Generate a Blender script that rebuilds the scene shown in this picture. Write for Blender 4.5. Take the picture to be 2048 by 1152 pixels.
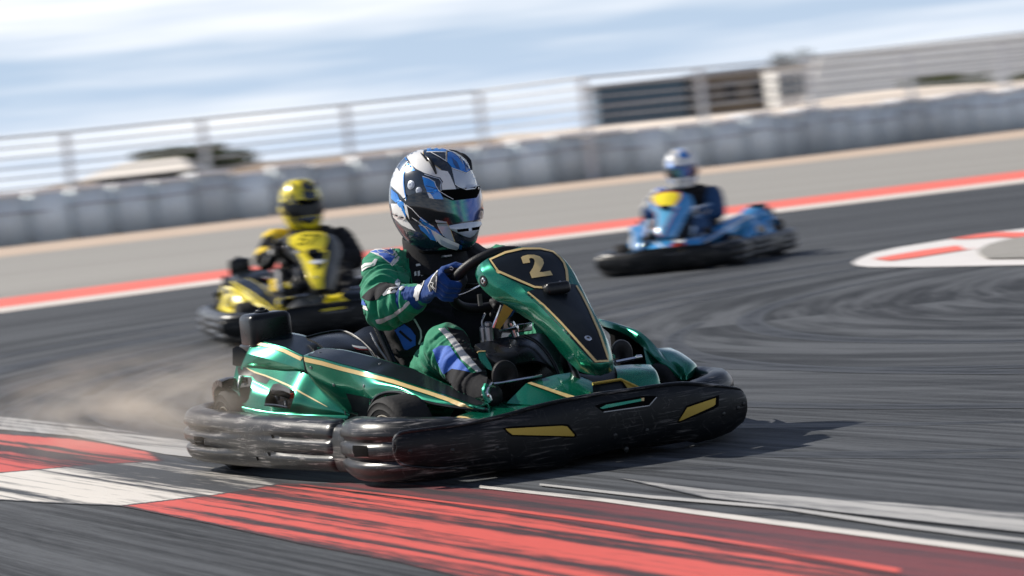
import bpy, bmesh, math, random
from mathutils import Vector, Matrix, noise, geometry
from mathutils.bvhtree import BVHTree
R = math.radians
random.seed(7)
sc = bpy.context.scene
for o in list(bpy.data.objects):
    bpy.data.objects.remove(o)
col = sc.collection

# ------------------------------------------------------------------ camera, sky, sun, exposure
FPX = 5500.0                      # focal length in pixels of a 2048 px wide frame
CAM_H = 0.90
ROLL = math.atan(0.11)
PITCH = math.atan(252 / FPX)
fwd = Vector((0, math.cos(PITCH), -math.sin(PITCH)))
right0 = Vector((1, 0, 0)); up0 = right0.cross(fwd)
rgt = right0 * math.cos(ROLL) - up0 * math.sin(ROLL)
upv = up0 * math.cos(ROLL) + right0 * math.sin(ROLL)
CAM = Vector((0, 0, CAM_H))
cd = bpy.data.cameras.new('camera')
cam = bpy.data.objects.new('camera', cd); col.objects.link(cam)
M3 = Matrix((rgt, upv, -fwd)).transposed()
cam.matrix_world = Matrix.Translation(CAM) @ M3.to_4x4()
cd.sensor_width = 36; cd.lens = FPX / 2048 * 36
cd.clip_start = 0.05; cd.clip_end = 5000
cd.dof.use_dof = True
cd.dof.focus_distance = 8.38
cd.dof.aperture_fstop = 4.6
cd.dof.aperture_ratio = 0.35        # anamorphic lens, oval bokeh
sc.camera = cam

SUN_DIR = Vector((-0.72, 0.30, 0.60)).normalized()      # towards the sun
elev = math.asin(SUN_DIR.z); azim = math.atan2(SUN_DIR.x, SUN_DIR.y)
w = bpy.data.worlds.new('World'); sc.world = w; w.use_nodes = True
wn = w.node_tree; wn.nodes.clear()
def wnode(t, **k):
    n = wn.nodes.new(t)
    for a, b in k.items(): setattr(n, a, b)
    return n
sky = wnode('ShaderNodeTexSky', sky_type='NISHITA', sun_disc=False, sun_elevation=elev, sun_rotation=azim,
            air_density=1.0, dust_density=0.25, ozone_density=4.0, altitude=0)
tc = wnode('ShaderNodeTexCoord')
mp = wnode('ShaderNodeMapping'); mp.inputs['Scale'].default_value = (2.2, 2.2, 30); mp.inputs['Location'].default_value = (0.9, 0, 0.55); mp.inputs['Rotation'].default_value = (0, R(-2), 0)
nz = wnode('ShaderNodeTexNoise'); nz.inputs['Scale'].default_value = 1.7; nz.inputs['Detail'].default_value = 5; nz.inputs['Roughness'].default_value = 0.5
rp = wnode('ShaderNodeValToRGB'); rp.color_ramp.elements[0].position = 0.38; rp.color_ramp.elements[1].position = 0.62
mx = wnode('ShaderNodeMix', data_type='RGBA')
CLOUD = (15.8, 16.0, 16.4, 1)
cl = wnode('ShaderNodeRGB'); cl.outputs[0].default_value = CLOUD
sc_ = wnode('ShaderNodeMath', operation='MULTIPLY'); sc_.inputs[1].default_value = 0.85
bg = wnode('ShaderNodeBackground'); bg.inputs['Strength'].default_value = 0.055
ow = wnode('ShaderNodeOutputWorld')
L = wn.links.new
L(tc.outputs['Generated'], mp.inputs[0]); L(mp.outputs[0], nz.inputs['Vector']); L(nz.outputs[0], rp.inputs[0])
cs = wnode('ShaderNodeSeparateXYZ'); L(tc.outputs['Generated'], cs.inputs[0])
cf = wnode('ShaderNodeMapRange'); cf.inputs[1].default_value = 0.14; cf.inputs[2].default_value = 0.45; cf.inputs[3].default_value = 1.0; cf.inputs[4].default_value = 0.22; L(cs.outputs[2], cf.inputs[0])
cm_ = wnode('ShaderNodeMath', operation='MULTIPLY'); L(sc_.outputs[0], cm_.inputs[0]); L(cf.outputs[0], cm_.inputs[1])
L(rp.outputs[0], sc_.inputs[0]); L(cm_.outputs[0], mx.inputs[0]); L(cl.outputs[0], mx.inputs[7])
hs = wnode('ShaderNodeMix', data_type='RGBA', blend_type='MULTIPLY'); hs.inputs[0].default_value = 1; hs.inputs[7].default_value = (0.92, 0.97, 1.12, 1)
L(sky.outputs[0], hs.inputs[6])
sz = wnode('ShaderNodeSeparateXYZ'); L(tc.outputs['Generated'], sz.inputs[0])
hz = wnode('ShaderNodeMapRange'); hz.inputs[1].default_value = 0.0; hz.inputs[2].default_value = 0.22; hz.inputs[3].default_value = 0.92; hz.inputs[4].default_value = 0.0; L(sz.outputs[2], hz.inputs[0])
hm = wnode('ShaderNodeMix', data_type='RGBA'); hm.inputs[7].default_value = (8.3, 10.4, 13.6, 1); L(hz.outputs[0], hm.inputs[0]); L(hs.outputs[2], hm.inputs[6])
L(hm.outputs[2], mx.inputs[6]); L(mx.outputs[2], bg.inputs[0]); L(bg.outputs[0], ow.inputs[0])
sd = bpy.data.lights.new('sun', 'SUN'); sd.energy = 5.0; sd.angle = R(0.5); sd.color = (1.0, 0.94, 0.85)
so = bpy.data.objects.new('sun', sd); col.objects.link(so)
so.rotation_euler = SUN_DIR.to_track_quat('Z', 'Y').to_euler(); so.location = (-10, 5, 20)
sc.view_settings.view_transform = 'Standard'; sc.view_settings.look = 'None'
sc.view_settings.gamma = 1; sc.view_settings.exposure = 0.38; sc.view_settings.use_curve_mapping = False
sc.cycles.use_denoising = True
sc.cycles.max_bounces = 6; sc.cycles.volume_bounces = 1
sc.cycles.sample_clamp_indirect = 6

# ------------------------------------------------------------------ measuring helpers
HEAD = R(-66)
KO = Vector((-0.139, 8.616, 0)); KF = Vector((math.cos(HEAD), math.sin(HEAD), 0)); KL = Vector((-math.sin(HEAD), math.cos(HEAD), 0)); KU = Vector((0, 0, 1))
def ray(px, py):
    return (fwd + rgt * ((px - 1024) / FPX) - upv * ((py - 576) / FPX)).normalized()
def ground(px, py, z=0.0):
    d = ray(px, py); return CAM + d * ((z - CAM.z) / d.z)
def atY(px, py, Y):
    d = ray(px, py); return CAM + d * (Y / d.y)
def at(px, py, x=None, y=None, z=None):
    """point of the kart's own frame (x forward, y left, z up) seen at a photo position"""
    d = ray(px, py); n, c = (KF, x) if x is not None else ((KL, y) if y is not None else (KU, z))
    t = (c - (CAM - KO).dot(n)) / d.dot(n); p = CAM + d * t - KO
    return Vector((p.dot(KF), p.dot(KL), p.z))
EYE = Vector(((CAM - KO).dot(KF), (CAM - KO).dot(KL), CAM.z))
def Z(ox, oy, s, pts):
    return [(ox + a / s, oy + b / s) for a, b in pts]

# ------------------------------------------------------------------ materials
def mat(name, c, rough=0.5, metal=0.0, coat=0.0, spec=0.5, noise_amt=0.0, nscale=20, bump=0.0, bscale=60, stretch=(1, 1, 1), sheen=0.0, scratch=0.0, coatr=0.05, c2=None, trans=0.0):
    m = bpy.data.materials.new(name); m.use_nodes = True
    nt = m.node_tree; b = nt.nodes['Principled BSDF']; K = nt.links.new
    b.inputs['Base Color'].default_value = (*c, 1); b.inputs['Roughness'].default_value = rough
    b.inputs['Metallic'].default_value = metal; b.inputs['Coat Weight'].default_value = coat; b.inputs['Coat Roughness'].default_value = coatr
    b.inputs['Specular IOR Level'].default_value = spec; b.inputs['Sheen Weight'].default_value = sheen
    if trans: b.inputs['Transmission Weight'].default_value = trans
    t = nt.nodes.new('ShaderNodeTexCoord'); mpn = nt.nodes.new('ShaderNodeMapping'); mpn.inputs['Scale'].default_value = stretch
    K(t.outputs['Object'], mpn.inputs[0])
    src = None
    if noise_amt or c2:
        n = nt.nodes.new('ShaderNodeTexNoise'); n.inputs['Scale'].default_value = nscale; n.inputs['Detail'].default_value = 6; n.inputs['Roughness'].default_value = 0.6
        K(mpn.outputs[0], n.inputs['Vector'])
        mi = nt.nodes.new('ShaderNodeMix'); mi.data_type = 'RGBA'
        if c2:
            r = nt.nodes.new('ShaderNodeValToRGB'); r.color_ramp.elements[0].position = 0.35; r.color_ramp.elements[1].position = 0.65
            K(n.outputs[0], r.inputs[0]); K(r.outputs[0], mi.inputs[0])
            mi.inputs[6].default_value = (*c, 1); mi.inputs[7].default_value = (*c2, 1)
        else:
            K(n.outputs[0], mi.inputs[0])
            mi.inputs[6].default_value = (*[v * (1 - noise_amt) for v in c], 1); mi.inputs[7].default_value = (*[min(1, v * (1 + noise_amt)) for v in c], 1)
        src = mi.outputs[2]
        rr = nt.nodes.new('ShaderNodeMapRange'); rr.inputs[3].default_value = max(0.02, rough - 0.08); rr.inputs[4].default_value = min(1, rough + 0.10)
        K(n.outputs[0], rr.inputs[0]); K(rr.outputs[0], b.inputs['Roughness'])
    if scratch:
        # rubbed streaks: thin stretched noise, thresholded, in two directions
        sm = nt.nodes.new('ShaderNodeMapping'); sm.inputs['Scale'].default_value = (5, 5, 95); sm.inputs['Rotation'].default_value = (0.10, 0.08, 0)
        K(t.outputs['Object'], sm.inputs[0])
        n2 = nt.nodes.new('ShaderNodeTexNoise'); n2.inputs['Scale'].default_value = 1.6; n2.inputs['Detail'].default_value = 7; n2.inputs['Roughness'].default_value = 0.65; n2.inputs['Distortion'].default_value = 0.7
        K(sm.outputs[0], n2.inputs['Vector'])
        n3 = nt.nodes.new('ShaderNodeTexNoise'); n3.inputs['Scale'].default_value = 9; n3.inputs['Detail'].default_value = 3
        K(t.outputs['Object'], n3.inputs['Vector'])
        r2 = nt.nodes.new('ShaderNodeMapRange'); r2.inputs[1].default_value = 0.53; r2.inputs[2].default_value = 0.63
        K(n2.outputs[0], r2.inputs[0])
        r3 = nt.nodes.new('ShaderNodeMapRange'); r3.inputs[1].default_value = 0.42; r3.inputs[2].default_value = 0.60; r3.inputs[4].default_value = scratch
        K(n3.outputs[0], r3.inputs[0])
        mm = nt.nodes.new('ShaderNodeMath'); mm.operation = 'MULTIPLY'; K(r2.outputs[0], mm.inputs[0]); K(r3.outputs[0], mm.inputs[1])
        # random gouges: thin wandering lines
        n4 = nt.nodes.new('ShaderNodeTexNoise'); n4.inputs['Scale'].default_value = 11; n4.inputs['Detail'].default_value = 2; n4.inputs['Distortion'].default_value = 1.2
        K(t.outputs['Object'], n4.inputs['Vector'])
        ab = nt.nodes.new('ShaderNodeMath'); ab.operation = 'SUBTRACT'; ab.inputs[1].default_value = 0.5; K(n4.outputs[0], ab.inputs[0])
        ab2 = nt.nodes.new('ShaderNodeMath'); ab2.operation = 'ABSOLUTE'; K(ab.outputs[0], ab2.inputs[0])
        r4 = nt.nodes.new('ShaderNodeMapRange'); r4.inputs[1].default_value = 0.007; r4.inputs[2].default_value = 0.0; r4.inputs[4].default_value = scratch * 0.8; K(ab2.outputs[0], r4.inputs[0])
        n5 = nt.nodes.new('ShaderNodeTexNoise'); n5.inputs['Scale'].default_value = 16; n5.inputs['Detail'].default_value = 2
        K(sm.outputs[0], n5.inputs['Vector']); r5 = nt.nodes.new('ShaderNodeMapRange'); r5.inputs[1].default_value = 0.48; r5.inputs[2].default_value = 0.6; K(n5.outputs[0], r5.inputs[0])
        g5 = nt.nodes.new('ShaderNodeMath'); g5.operation = 'MULTIPLY'; K(r4.outputs[0], g5.inputs[0]); K(r5.outputs[0], g5.inputs[1])
        mxx = nt.nodes.new('ShaderNodeMath'); mxx.operation = 'MAXIMUM'; K(mm.outputs[0], mxx.inputs[0]); K(g5.outputs[0], mxx.inputs[1]); mm = mxx
        mi2 = nt.nodes.new('ShaderNodeMix'); mi2.data_type = 'RGBA'
        if src: K(src, mi2.inputs[6])
        else: mi2.inputs[6].default_value = (*c, 1)
        mi2.inputs[7].default_value = (0.34, 0.32, 0.30, 1); K(mm.outputs[0], mi2.inputs[0]); src = mi2.outputs[2]
    if src: K(src, b.inputs['Base Color'])
    if bump:
        nb = nt.nodes.new('ShaderNodeTexNoise'); nb.inputs['Scale'].default_value = bscale; nb.inputs['Detail'].default_value = 5
        K(mpn.outputs[0], nb.inputs['Vector'])
        bp = nt.nodes.new('ShaderNodeBump'); bp.inputs['Strength'].default_value = bump; bp.inputs['Distance'].default_value = 0.004
        K(nb.outputs[0], bp.inputs['Height']); K(bp.outputs[0], b.inputs['Normal'])
    return m
M = {}
M['paint'] = mat('green_metallic_paint', (0.001, 0.175, 0.100), 0.25, 0.7, 0.7, noise_amt=0.10, nscale=900, bump=0.02, bscale=14)
M['paint_y'] = mat('yellow_paint', (0.95, 0.76, 0.015), 0.35, 0.0, 0.8, noise_amt=0.05, nscale=200)
M['paint_b'] = mat('blue_paint', (0.022, 0.27, 0.60), 0.3, 0.2, 0.9, noise_amt=0.08, nscale=200)
M['black'] = mat('black_graphic_film', (0.006, 0.009, 0.012), 0.32, 0.0, 0.12, spec=0.22, noise_amt=0.3, nscale=60, bump=0.015, bscale=20)
M['gold'] = mat('gold_pinstripe', (0.64, 0.47, 0.20), 0.45, 0.0, 0.2, noise_amt=0.06, nscale=200)
M['goldmetal'] = mat('gold_insert', (0.42, 0.29, 0.05), 0.42, 0.5, noise_amt=0.12, nscale=300)
M['plastic'] = mat('scuffed_black_plastic', (0.007, 0.008, 0.009), 0.31, 0, 0.0, spec=0.38, noise_amt=0.4, nscale=18, bump=0.10, bscale=30, scratch=0.75)
M['plastic2'] = mat('black_moulded_plastic', (0.0045, 0.0055, 0.0065), 0.36, 0, 0.0, spec=0.24, noise_amt=0.3, nscale=25, bump=0.08, bscale=60, scratch=0.30)
M['satin'] = mat('satin_black', (0.007, 0.008, 0.009), 0.28, spec=0.35, noise_amt=0.3, nscale=30, bump=0.03, bscale=25)
M['matte'] = mat('matte_black', (0.002, 0.002, 0.002), 0.9, spec=0.08)
M['tyre'] = mat('tyre_rubber', (0.014, 0.0135, 0.0135), 0.75, spec=0.3, noise_amt=0.35, nscale=40, bump=0.35, bscale=110)
M['rim'] = mat('brushed_rim', (0.45, 0.40, 0.32), 0.35, 0.9)
M['chrome'] = mat('polished_steel', (0.72, 0.72, 0.72), 0.15, 1.0, noise_amt=0.1, nscale=60)
M['steel'] = mat('dull_steel', (0.30, 0.30, 0.31), 0.38, 1.0, noise_amt=0.2, nscale=60)
M['leather'] = mat('black_padding', (0.007, 0.007, 0.008), 0.5, spec=0.3, bump=0.25, bscale=240)
M['suit_green'] = mat('green_suit_cloth', (0.005, 0.195, 0.098), 0.75, spec=0.3, sheen=0.12, noise_amt=0.12, nscale=60, bump=0.35, bscale=350)
M['suit_black'] = mat('black_suit_cloth', (0.011, 0.011, 0.013), 0.85, spec=0.25, sheen=0.05, noise_amt=0.2, nscale=60, bump=0.35, bscale=350)
M['suit_blue'] = mat('blue_suit_cloth', (0.006, 0.085, 0.42), 0.7, sheen=0.2, noise_amt=0.12, nscale=60, bump=0.35, bscale=350)
M['suit_yellow'] = mat('yellow_suit_cloth', (0.75, 0.52, 0.01), 0.75, noise_amt=0.1, nscale=60, bump=0.3, bscale=350)
M['suit_white'] = mat('white_suit_trim', (0.62, 0.62, 0.60), 0.65, noise_amt=0.12, nscale=60, bump=0.3, bscale=300)
M['silver'] = mat('silver_tape', (0.50, 0.50, 0.50), 0.45, 0.25, noise_amt=0.2, nscale=50, bump=0.3, bscale=200)
M['glove'] = mat('blue_glove_suede', (0.002, 0.040, 0.19), 0.75, spec=0.25, sheen=0.08, noise_amt=0.2, nscale=80, bump=0.35, bscale=300)
M['glove_b'] = mat('black_glove_panel', (0.006, 0.007, 0.010), 0.7, bump=0.3, bscale=300)
M['h_white'] = mat('helmet_white', (0.78, 0.77, 0.74), 0.28, 0, 1.0, noise_amt=0.03, nscale=30)
M['h_grey'] = mat('helmet_pearl_grey', (0.50, 0.54, 0.60), 0.3, 0.2, 1.0)
M['h_navy'] = mat('helmet_navy', (0.006, 0.014, 0.026), 0.22, 0, 1.0, noise_amt=0.3, nscale=20)
M['h_blue'] = mat('helmet_blue', (0.005, 0.17, 0.62), 0.28, 0.2, 1.0, c2=(0.006, 0.26, 0.72), nscale=25)
M['h_dblue'] = mat('helmet_deep_blue', (0.004, 0.07, 0.24), 0.28, 0.2, 1.0)
M['h_slate'] = mat('helmet_slate', (0.05, 0.09, 0.15), 0.3, 0.3, 1.0)
M['h_yellow'] = mat('helmet_yellow', (0.92, 0.74, 0.02), 0.25, 0, 1.0)
M['skin'] = mat('skin', (0.42, 0.24, 0.17), 0.55)
M['red'] = mat('red_plastic', (0.62, 0.02, 0.015), 0.4)
M['redpaint'] = mat('red_graphic', (0.60, 0.06, 0.04), 0.4, 0, 0.5)
M['white'] = mat('white_print', (0.75, 0.75, 0.73), 0.4, 0, 0.3)
M['lblue'] = mat('light_blue_graphic', (0.12, 0.42, 0.66), 0.35, 0, 0.6)
# iridescent visor: colour follows the face angle and a slow sweep round the shell
def visor_mat():
    m = bpy.data.materials.new('iridium_visor'); m.use_nodes = True; nt = m.node_tree; b = nt.nodes['Principled BSDF']; K = nt.links.new
    t = nt.nodes.new('ShaderNodeTexCoord'); sp = nt.nodes.new('ShaderNodeSeparateXYZ'); K(t.outputs['Normal'], sp.inputs[0])
    r = nt.nodes.new('ShaderNodeValToRGB'); e = r.color_ramp.elements
    e[0].position = 0.0; e[0].color = (0.004, 0.006, 0.010, 1); e[1].position = 1.0; e[1].color = (0.05, 0.01, 0.02, 1)
    for p, c in ((0.28, (0.003, 0.006, 0.012)), (0.40, (0.003, 0.05, 0.06)), (0.47, (0.004, 0.16, 0.10)), (0.55, (0.003, 0.03, 0.09)), (0.62, (0.004, 0.14, 0.13)), (0.70, (0.004, 0.03, 0.18)), (0.85, (0.01, 0.05, 0.22))):
        x = e.new(p); x.color = (*c, 1)
    mr = nt.nodes.new('ShaderNodeMapRange'); mr.inputs[1].default_value = -0.75; mr.inputs[2].default_value = 0.75
    K(sp.outputs[1], mr.inputs[0]); K(mr.outputs[0], r.inputs[0])
    K(r.outputs[0], b.inputs['Base Color']); b.inputs['Metallic'].default_value = 0.75; b.inputs['Roughness'].default_value = 0.12
    b.inputs['Coat Weight'].default_value = 1.0
    return m
M['visor'] = visor_mat()

# ------------------------------------------------------------------ mesh helpers
def obj(name, verts, faces, m, parent=None, smooth=True, ang=38):
    me = bpy.data.meshes.new(name); me.from_pydata([tuple(v) for v in verts], [], faces)
    bm = bmesh.new(); bm.from_mesh(me); bmesh.ops.remove_doubles(bm, verts=bm.verts, dist=0.0003)
    bmesh.ops.recalc_face_normals(bm, faces=bm.faces); bm.to_mesh(me); bm.free()
    ms = m if isinstance(m, (list, tuple)) else [m]
    for q in ms: me.materials.append(q)
    if smooth:
        me.shade_smooth()
        me.set_sharp_from_angle(angle=R(ang))
    o = bpy.data.objects.new(name, me); col.objects.link(o)
    if parent: o.parent = parent
    return o
def cr(a, b, c, d, t):
    return 0.5 * ((2 * b) + (c - a) * t + (2 * a - 5 * b + 4 * c - d) * t * t + (3 * b - a - 3 * c + d) * t ** 3)
def spline(pts, n, closed=False):
    pts = [Vector(p) for p in pts]; k = len(pts); out = []
    rng = range(k) if closed else range(k - 1)
    for i in rng:
        if closed: a, b, c, d = pts[i - 1], pts[i], pts[(i + 1) % k], pts[(i + 2) % k]
        else:
            b, c = pts[i], pts[i + 1]; a = pts[i - 1] if i else b * 2 - c; d = pts[i + 2] if i + 2 < k else c * 2 - b
        for j in range(n): out.append(cr(a, b, c, d, j / n))
    if not closed: out.append(pts[-1])
    return out
def gridfaces(nr, nc, off=0, wrap=False):
    f = []
    for i in range(nr - 1):
        for j in range(nc if wrap else nc - 1):
            f.append((off + i * nc + j, off + i * nc + (j + 1) % nc, off + (i + 1) * nc + (j + 1) % nc, off + (i + 1) * nc + j))
    return f
def patch(rows, su=4, sv=1, lin=()):
    """rows of points; spline along the rows, spline (or straight, sv=1) across them"""
    rr = [spline(r, su) for r in rows]
    if sv > 1:
        cols = [spline([r[j] for r in rr], sv) for j in range(len(rr[0]))]
        rr = [[c[i] for c in cols] for i in range(len(cols[0]))]
    V = [p for r in rr for p in r]
    return V, gridfaces(len(rr), len(rr[0]))
def joinp(*ps):
    V, F = [], []
    for v, f in ps:
        o = len(V); V += list(v); F += [tuple(i + o for i in q) for q in f]
    return V, F
def tubep(pts, r, seg=10, n=4, closed=False, flat=1.0, caps=True):
    P = spline(pts, n, closed) if n > 1 else [Vector(p) for p in pts]
    k = len(P); rs = r if isinstance(r, (list, tuple)) else None
    V = []; prev = None
    for i, p in enumerate(P):
        a = P[(i - 1) % k] if (closed or i) else P[0]; b = P[(i + 1) % k] if (closed or i < k - 1) else P[-1]
        t = (b - a).normalized()
        if prev is None: u = t.orthogonal().normalized()
        else: u = (prev - t * prev.dot(t)).normalized()
        prev = u; v = t.cross(u)
        if rs:
            s = i / max(1, (k - 1)) * (len(rs) - 1); q = min(int(s), len(rs) - 2); rad = rs[q] + (rs[q + 1] - rs[q]) * (s - q)
        else: rad = r
        for j in range(seg):
            an = 2 * math.pi * j / seg; V.append(p + (u * math.cos(an) + v * math.sin(an) * flat) * rad)
    F = gridfaces(k, seg, 0, True)
    if closed: F += [((k - 1) * seg + j, (k - 1) * seg + (j + 1) % seg, (j + 1) % seg, j) for j in range(seg)]
    elif caps: F += [tuple(range(seg)), tuple(range((k - 1) * seg, k * seg))]
    return V, F
def boxp(c, s, rot=0.0, bev=0.0):
    bm = bmesh.new(); bmesh.ops.create_cube(bm, size=1)
    for v in bm.verts: v.co = Vector((v.co.x * s[0], v.co.y * s[1], v.co.z * s[2]))
    if bev: bmesh.ops.bevel(bm, geom=list(bm.edges), offset=bev, segments=3, profile=0.5, affect='EDGES')
    m = Matrix.Rotation(rot, 3, 'Z') if not isinstance(rot, Matrix) else rot
    V = [m @ v.co + Vector(c) for v in bm.verts]; bm.verts.index_update()
    F = [tuple(v.index for v in f.verts) for f in bm.faces]; bm.free(); return V, F
def lathep(prof, c, axis, seg=32):
    """prof: (radius, offset along axis)"""
    ax = Vector(axis).normalized(); u = ax.orthogonal().normalized(); v = ax.cross(u); V = []
    for r, h in prof:
        for j in range(seg):
            a = 2 * math.pi * j / seg; V.append(Vector(c) + ax * h + (u * math.cos(a) + v * math.sin(a)) * r)
    return V, gridfaces(len(prof), seg, 0, True) + [tuple(range(seg)), tuple(range((len(prof) - 1) * seg, len(prof) * seg))]
def mod(o, t, **k):
    m = o.modifiers.new(t.lower(), t)
    for a, b in k.items(): setattr(m, a, b)
    return m
def bake(o, ang=38):
    dg = bpy.context.evaluated_depsgraph_get(); dg.update()
    me = bpy.data.meshes.new_from_object(o.evaluated_get(dg)); o.modifiers.clear(); old = o.data
    me.name = old.name; o.data = me; me.shade_smooth(); me.set_sharp_from_angle(angle=R(ang)); return o
def mirrored(o, name=None, parent=None):
    me = o.data.copy()
    for v in me.vertices: v.co.y = -v.co.y
    me.flip_normals(); c = o.copy(); c.data = me; col.objects.link(c); c.parent = parent or o.parent; return c
def bvh(*os):
    V, F = [], []
    for o in os:
        k = len(V); V += [v.co.copy() for v in o.data.vertices]; F += [tuple(k + i for i in p.vertices) for p in o.data.polygons]
    return BVHTree.FromPolygons(V, F)
def empty(name, label, cat, group=None):
    o = bpy.data.objects.new(name, None); col.objects.link(o); o['label'] = label; o['category'] = cat; o.empty_display_size = 0.1
    if group: o['group'] = group
    return o
def tag(o, label=None, cat=None, group=None, kind=None):
    for a, b in (('label', label), ('category', cat), ('group', group), ('kind', kind)):
        if b: o[a] = b
    return o
def decal(name, polys, tree, m, parent, off=0.0012, step=6.0, eye=None, maxd=0.5, tf=None):
    """print laid on a surface: outlines given as photo positions, carried onto the nearest surface seen there"""
    eye = eye or EYE; VV, FF = [], []
    for poly in polys:
        P = [Vector(p) for p in poly]; Q = []
        for i, a in enumerate(P):
            b = P[(i + 1) % len(P)]; n = max(1, int((b - a).length / step))
            for j in range(n): Q.append(a + (b - a) * (j / n))
        n0 = len(Q); xs = [p.x for p in Q]; ys = [p.y for p in Q]
        x = min(xs) + step / 2
        while x < max(xs):
            y = min(ys) + step / 2
            while y < max(ys):
                ins = False; j = n0 - 1
                for i in range(n0):
                    if (Q[i].y > y) != (Q[j].y > y) and x < (Q[j].x - Q[i].x) * (y - Q[i].y) / (Q[j].y - Q[i].y) + Q[i].x: ins = not ins
                    j = i
                if ins and min((Vector((x, y)) - q).length for q in Q[:n0]) > step * 0.35: Q.append(Vector((x, y)))
                y += step
            x += step
        v, e, f, *_ = geometry.delaunay_2d_cdt([q.to_2d() for q in Q], [], [list(range(n0))], 1, 1e-4)
        hit = []
        for q in v:
            d = at(q.x, q.y, x=0.0) - eye; d.normalize()
            loc, nor, idx, dist = tree.ray_cast(eye, d)
            if loc is None: hit.append(None); continue
            if nor.dot(d) > 0: nor = -nor
            hit.append((loc + nor * off, dist))
        k = len(VV); VV += [h[0] if h else Vector((0, 0, 0)) for h in hit]
        for t in f:
            if any(hit[i] is None for i in t): continue
            ds = [hit[i][1] for i in t]
            if max(ds) - min(ds) > 0.09: continue
            FF.append(tuple(k + i for i in t))
    par = {}
    def fnd(a):
        while par.setdefault(a, a) != a: a = par[a]
        return a
    for t in FF:
        for q in t[1:]: par[fnd(q)] = fnd(t[0])
    cnt = {}
    for t in FF: cnt[fnd(t[0])] = cnt.get(fnd(t[0]), 0) + 1
    if cnt:
        mc = max(cnt.values()); FF = [t for t in FF if cnt[fnd(t[0])] >= mc] if len(polys) == 1 else FF
    used = sorted({i for t in FF for i in t}); mp_ = {a: b for b, a in enumerate(used)}
    return obj(name, [VV[i] for i in used], [tuple(mp_[i] for i in t) for t in FF], m, parent, ang=60)
def line(pts, wd, closed=False):
    """outline of a stripe of width wd (photo px) along pts"""
    P = [Vector(p) for p in pts]; k = len(P); Ls, Rs = [], []
    w2 = wd if isinstance(wd, (list, tuple)) else [wd] * k
    for i, p in enumerate(P):
        a = P[i - 1] if i else P[0]; b = P[i + 1] if i < k - 1 else P[-1]
        t = (b - a).normalized(); n = Vector((-t.y, t.x)); Ls.append(p + n * w2[i] / 2); Rs.append(p - n * w2[i] / 2)
    return [tuple(p) for p in Ls + Rs[::-1]]
# ------------------------------------------------------------------ the racing kart (built in its own frame, moved at the end)
kart = empty('racing_kart', 'green metallic go-kart with gold stripes and gold number 2, beside the red and white kerb', 'go-kart')
def front_x(y, z): return 0.80 - 0.26 * y * y - 0.10 * max(0, abs(y) - 0.42) - 0.06 * (z - 0.12) ** 2 * 10
def on_front(px, py):
    x = 0.8
    for _ in range(6):
        p = at(px, py, x=x); x = front_x(p.y, p.z)
    return at(px, py, x=x)
# bumper panel
cols_ = [(789, 884, 790, 904), (795, 871, 800, 924), (808, 864, 816, 931), (850, 858, 858, 935), (925, 848, 934, 936), (975, 838, 985, 936.5), (1020, 827, 1031, 937), (1064, 814, 1077, 937.5), (1110, 803, 1124, 934),
         (1140, 797, 1153, 916), (1185, 789, 1198, 906), (1225, 783, 1237, 897), (1264, 778, 1276, 889), (1310, 771, 1322, 884), (1354, 766, 1366, 879), (1380, 766, 1393, 885), (1420, 769, 1430, 876), (1452, 773, 1464, 862), (1478, 778, 1486, 843), (1488, 790, 1490, 822)]
V = []; NR = 9
top = [on_front(a, b) for a, b, c, d in cols_]; bot = [on_front(c, d) for a, b, c, d in cols_]
for r in range(NR):
    t = r / (NR - 1)
    for a, b in zip(top, bot):
        p = a.lerp(b, t); p.x += 0.010 * math.sin(math.pi * t) - (0.012 if r in (0, NR - 1) else 0) ; V.append(p)
panel = obj('bumper_panel', V, gridfaces(NR, len(cols_)), M['plastic2'], kart)
mod(panel, 'SOLIDIFY', thickness=0.014, offset=0); mod(panel, 'BEVEL', width=0.004, segments=2, limit_method='ANGLE', angle_limit=R(50)); bake(panel, 50)
tp = bvh(panel)
rimpts = [p + Vector((.001, 0, -.001)) for p in [bot[4], bot[3], bot[2], bot[1], bot[0]] + top]
obj('panel_rim', *tubep(rimpts, [.002, .006, .006, .006, .0055, .005, .005, .004], 8, 3), M['plastic'], panel)
def ins(name, pts, m, off, parent=None): return decal(name, [pts], tp, m, parent or panel, off=off, step=7)
ins('insert_groove', [(1005, 856), (1020, 853), (1125, 848), (1137, 849), (1154, 871), (1150, 875.5), (1023, 872.5), (1015, 867)], M['matte'], 0.0008)
gi = ins('gold_insert', [(1011, 857.5), (1124, 851.5), (1134, 853), (1149, 870), (1147, 872.3), (1025, 869.5), (1016, 863)], M['goldmetal'], 0.0016)
ins('insert_groove', [(1353, 845), (1373, 811), (1438, 790), (1437, 812), (1428, 818), (1358, 846)], M['matte'], 0.0008)
ins('gold_insert', [(1357, 842), (1374, 815), (1431, 796), (1430, 809), (1425, 813), (1361, 841.5)], M['goldmetal'], 0.0016)
ins('grille_recess', Z(960, 720, 4.8, [(1098, 440), (1180, 415), (1560, 345), (1700, 345), (1625, 442), (1190, 503)]), M['matte'], 0.0008)
ins('grille_bar', Z(960, 720, 4.8, [(1150, 462), (1210, 430), (1545, 372), (1560, 392), (1180, 468)]), M['paint'], 0.0016)
ins('recess_edge', line(Z(960, 720, 4.8, [(1185, 500), (1622, 438), (1692, 358)]), 1.6), M['steel'], 0.0020)
ins('latch', Z(960, 720, 4.8, [(1545, 368), (1572, 362), (1572, 392), (1548, 394)]), M['gold'], 0.0022)
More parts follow.
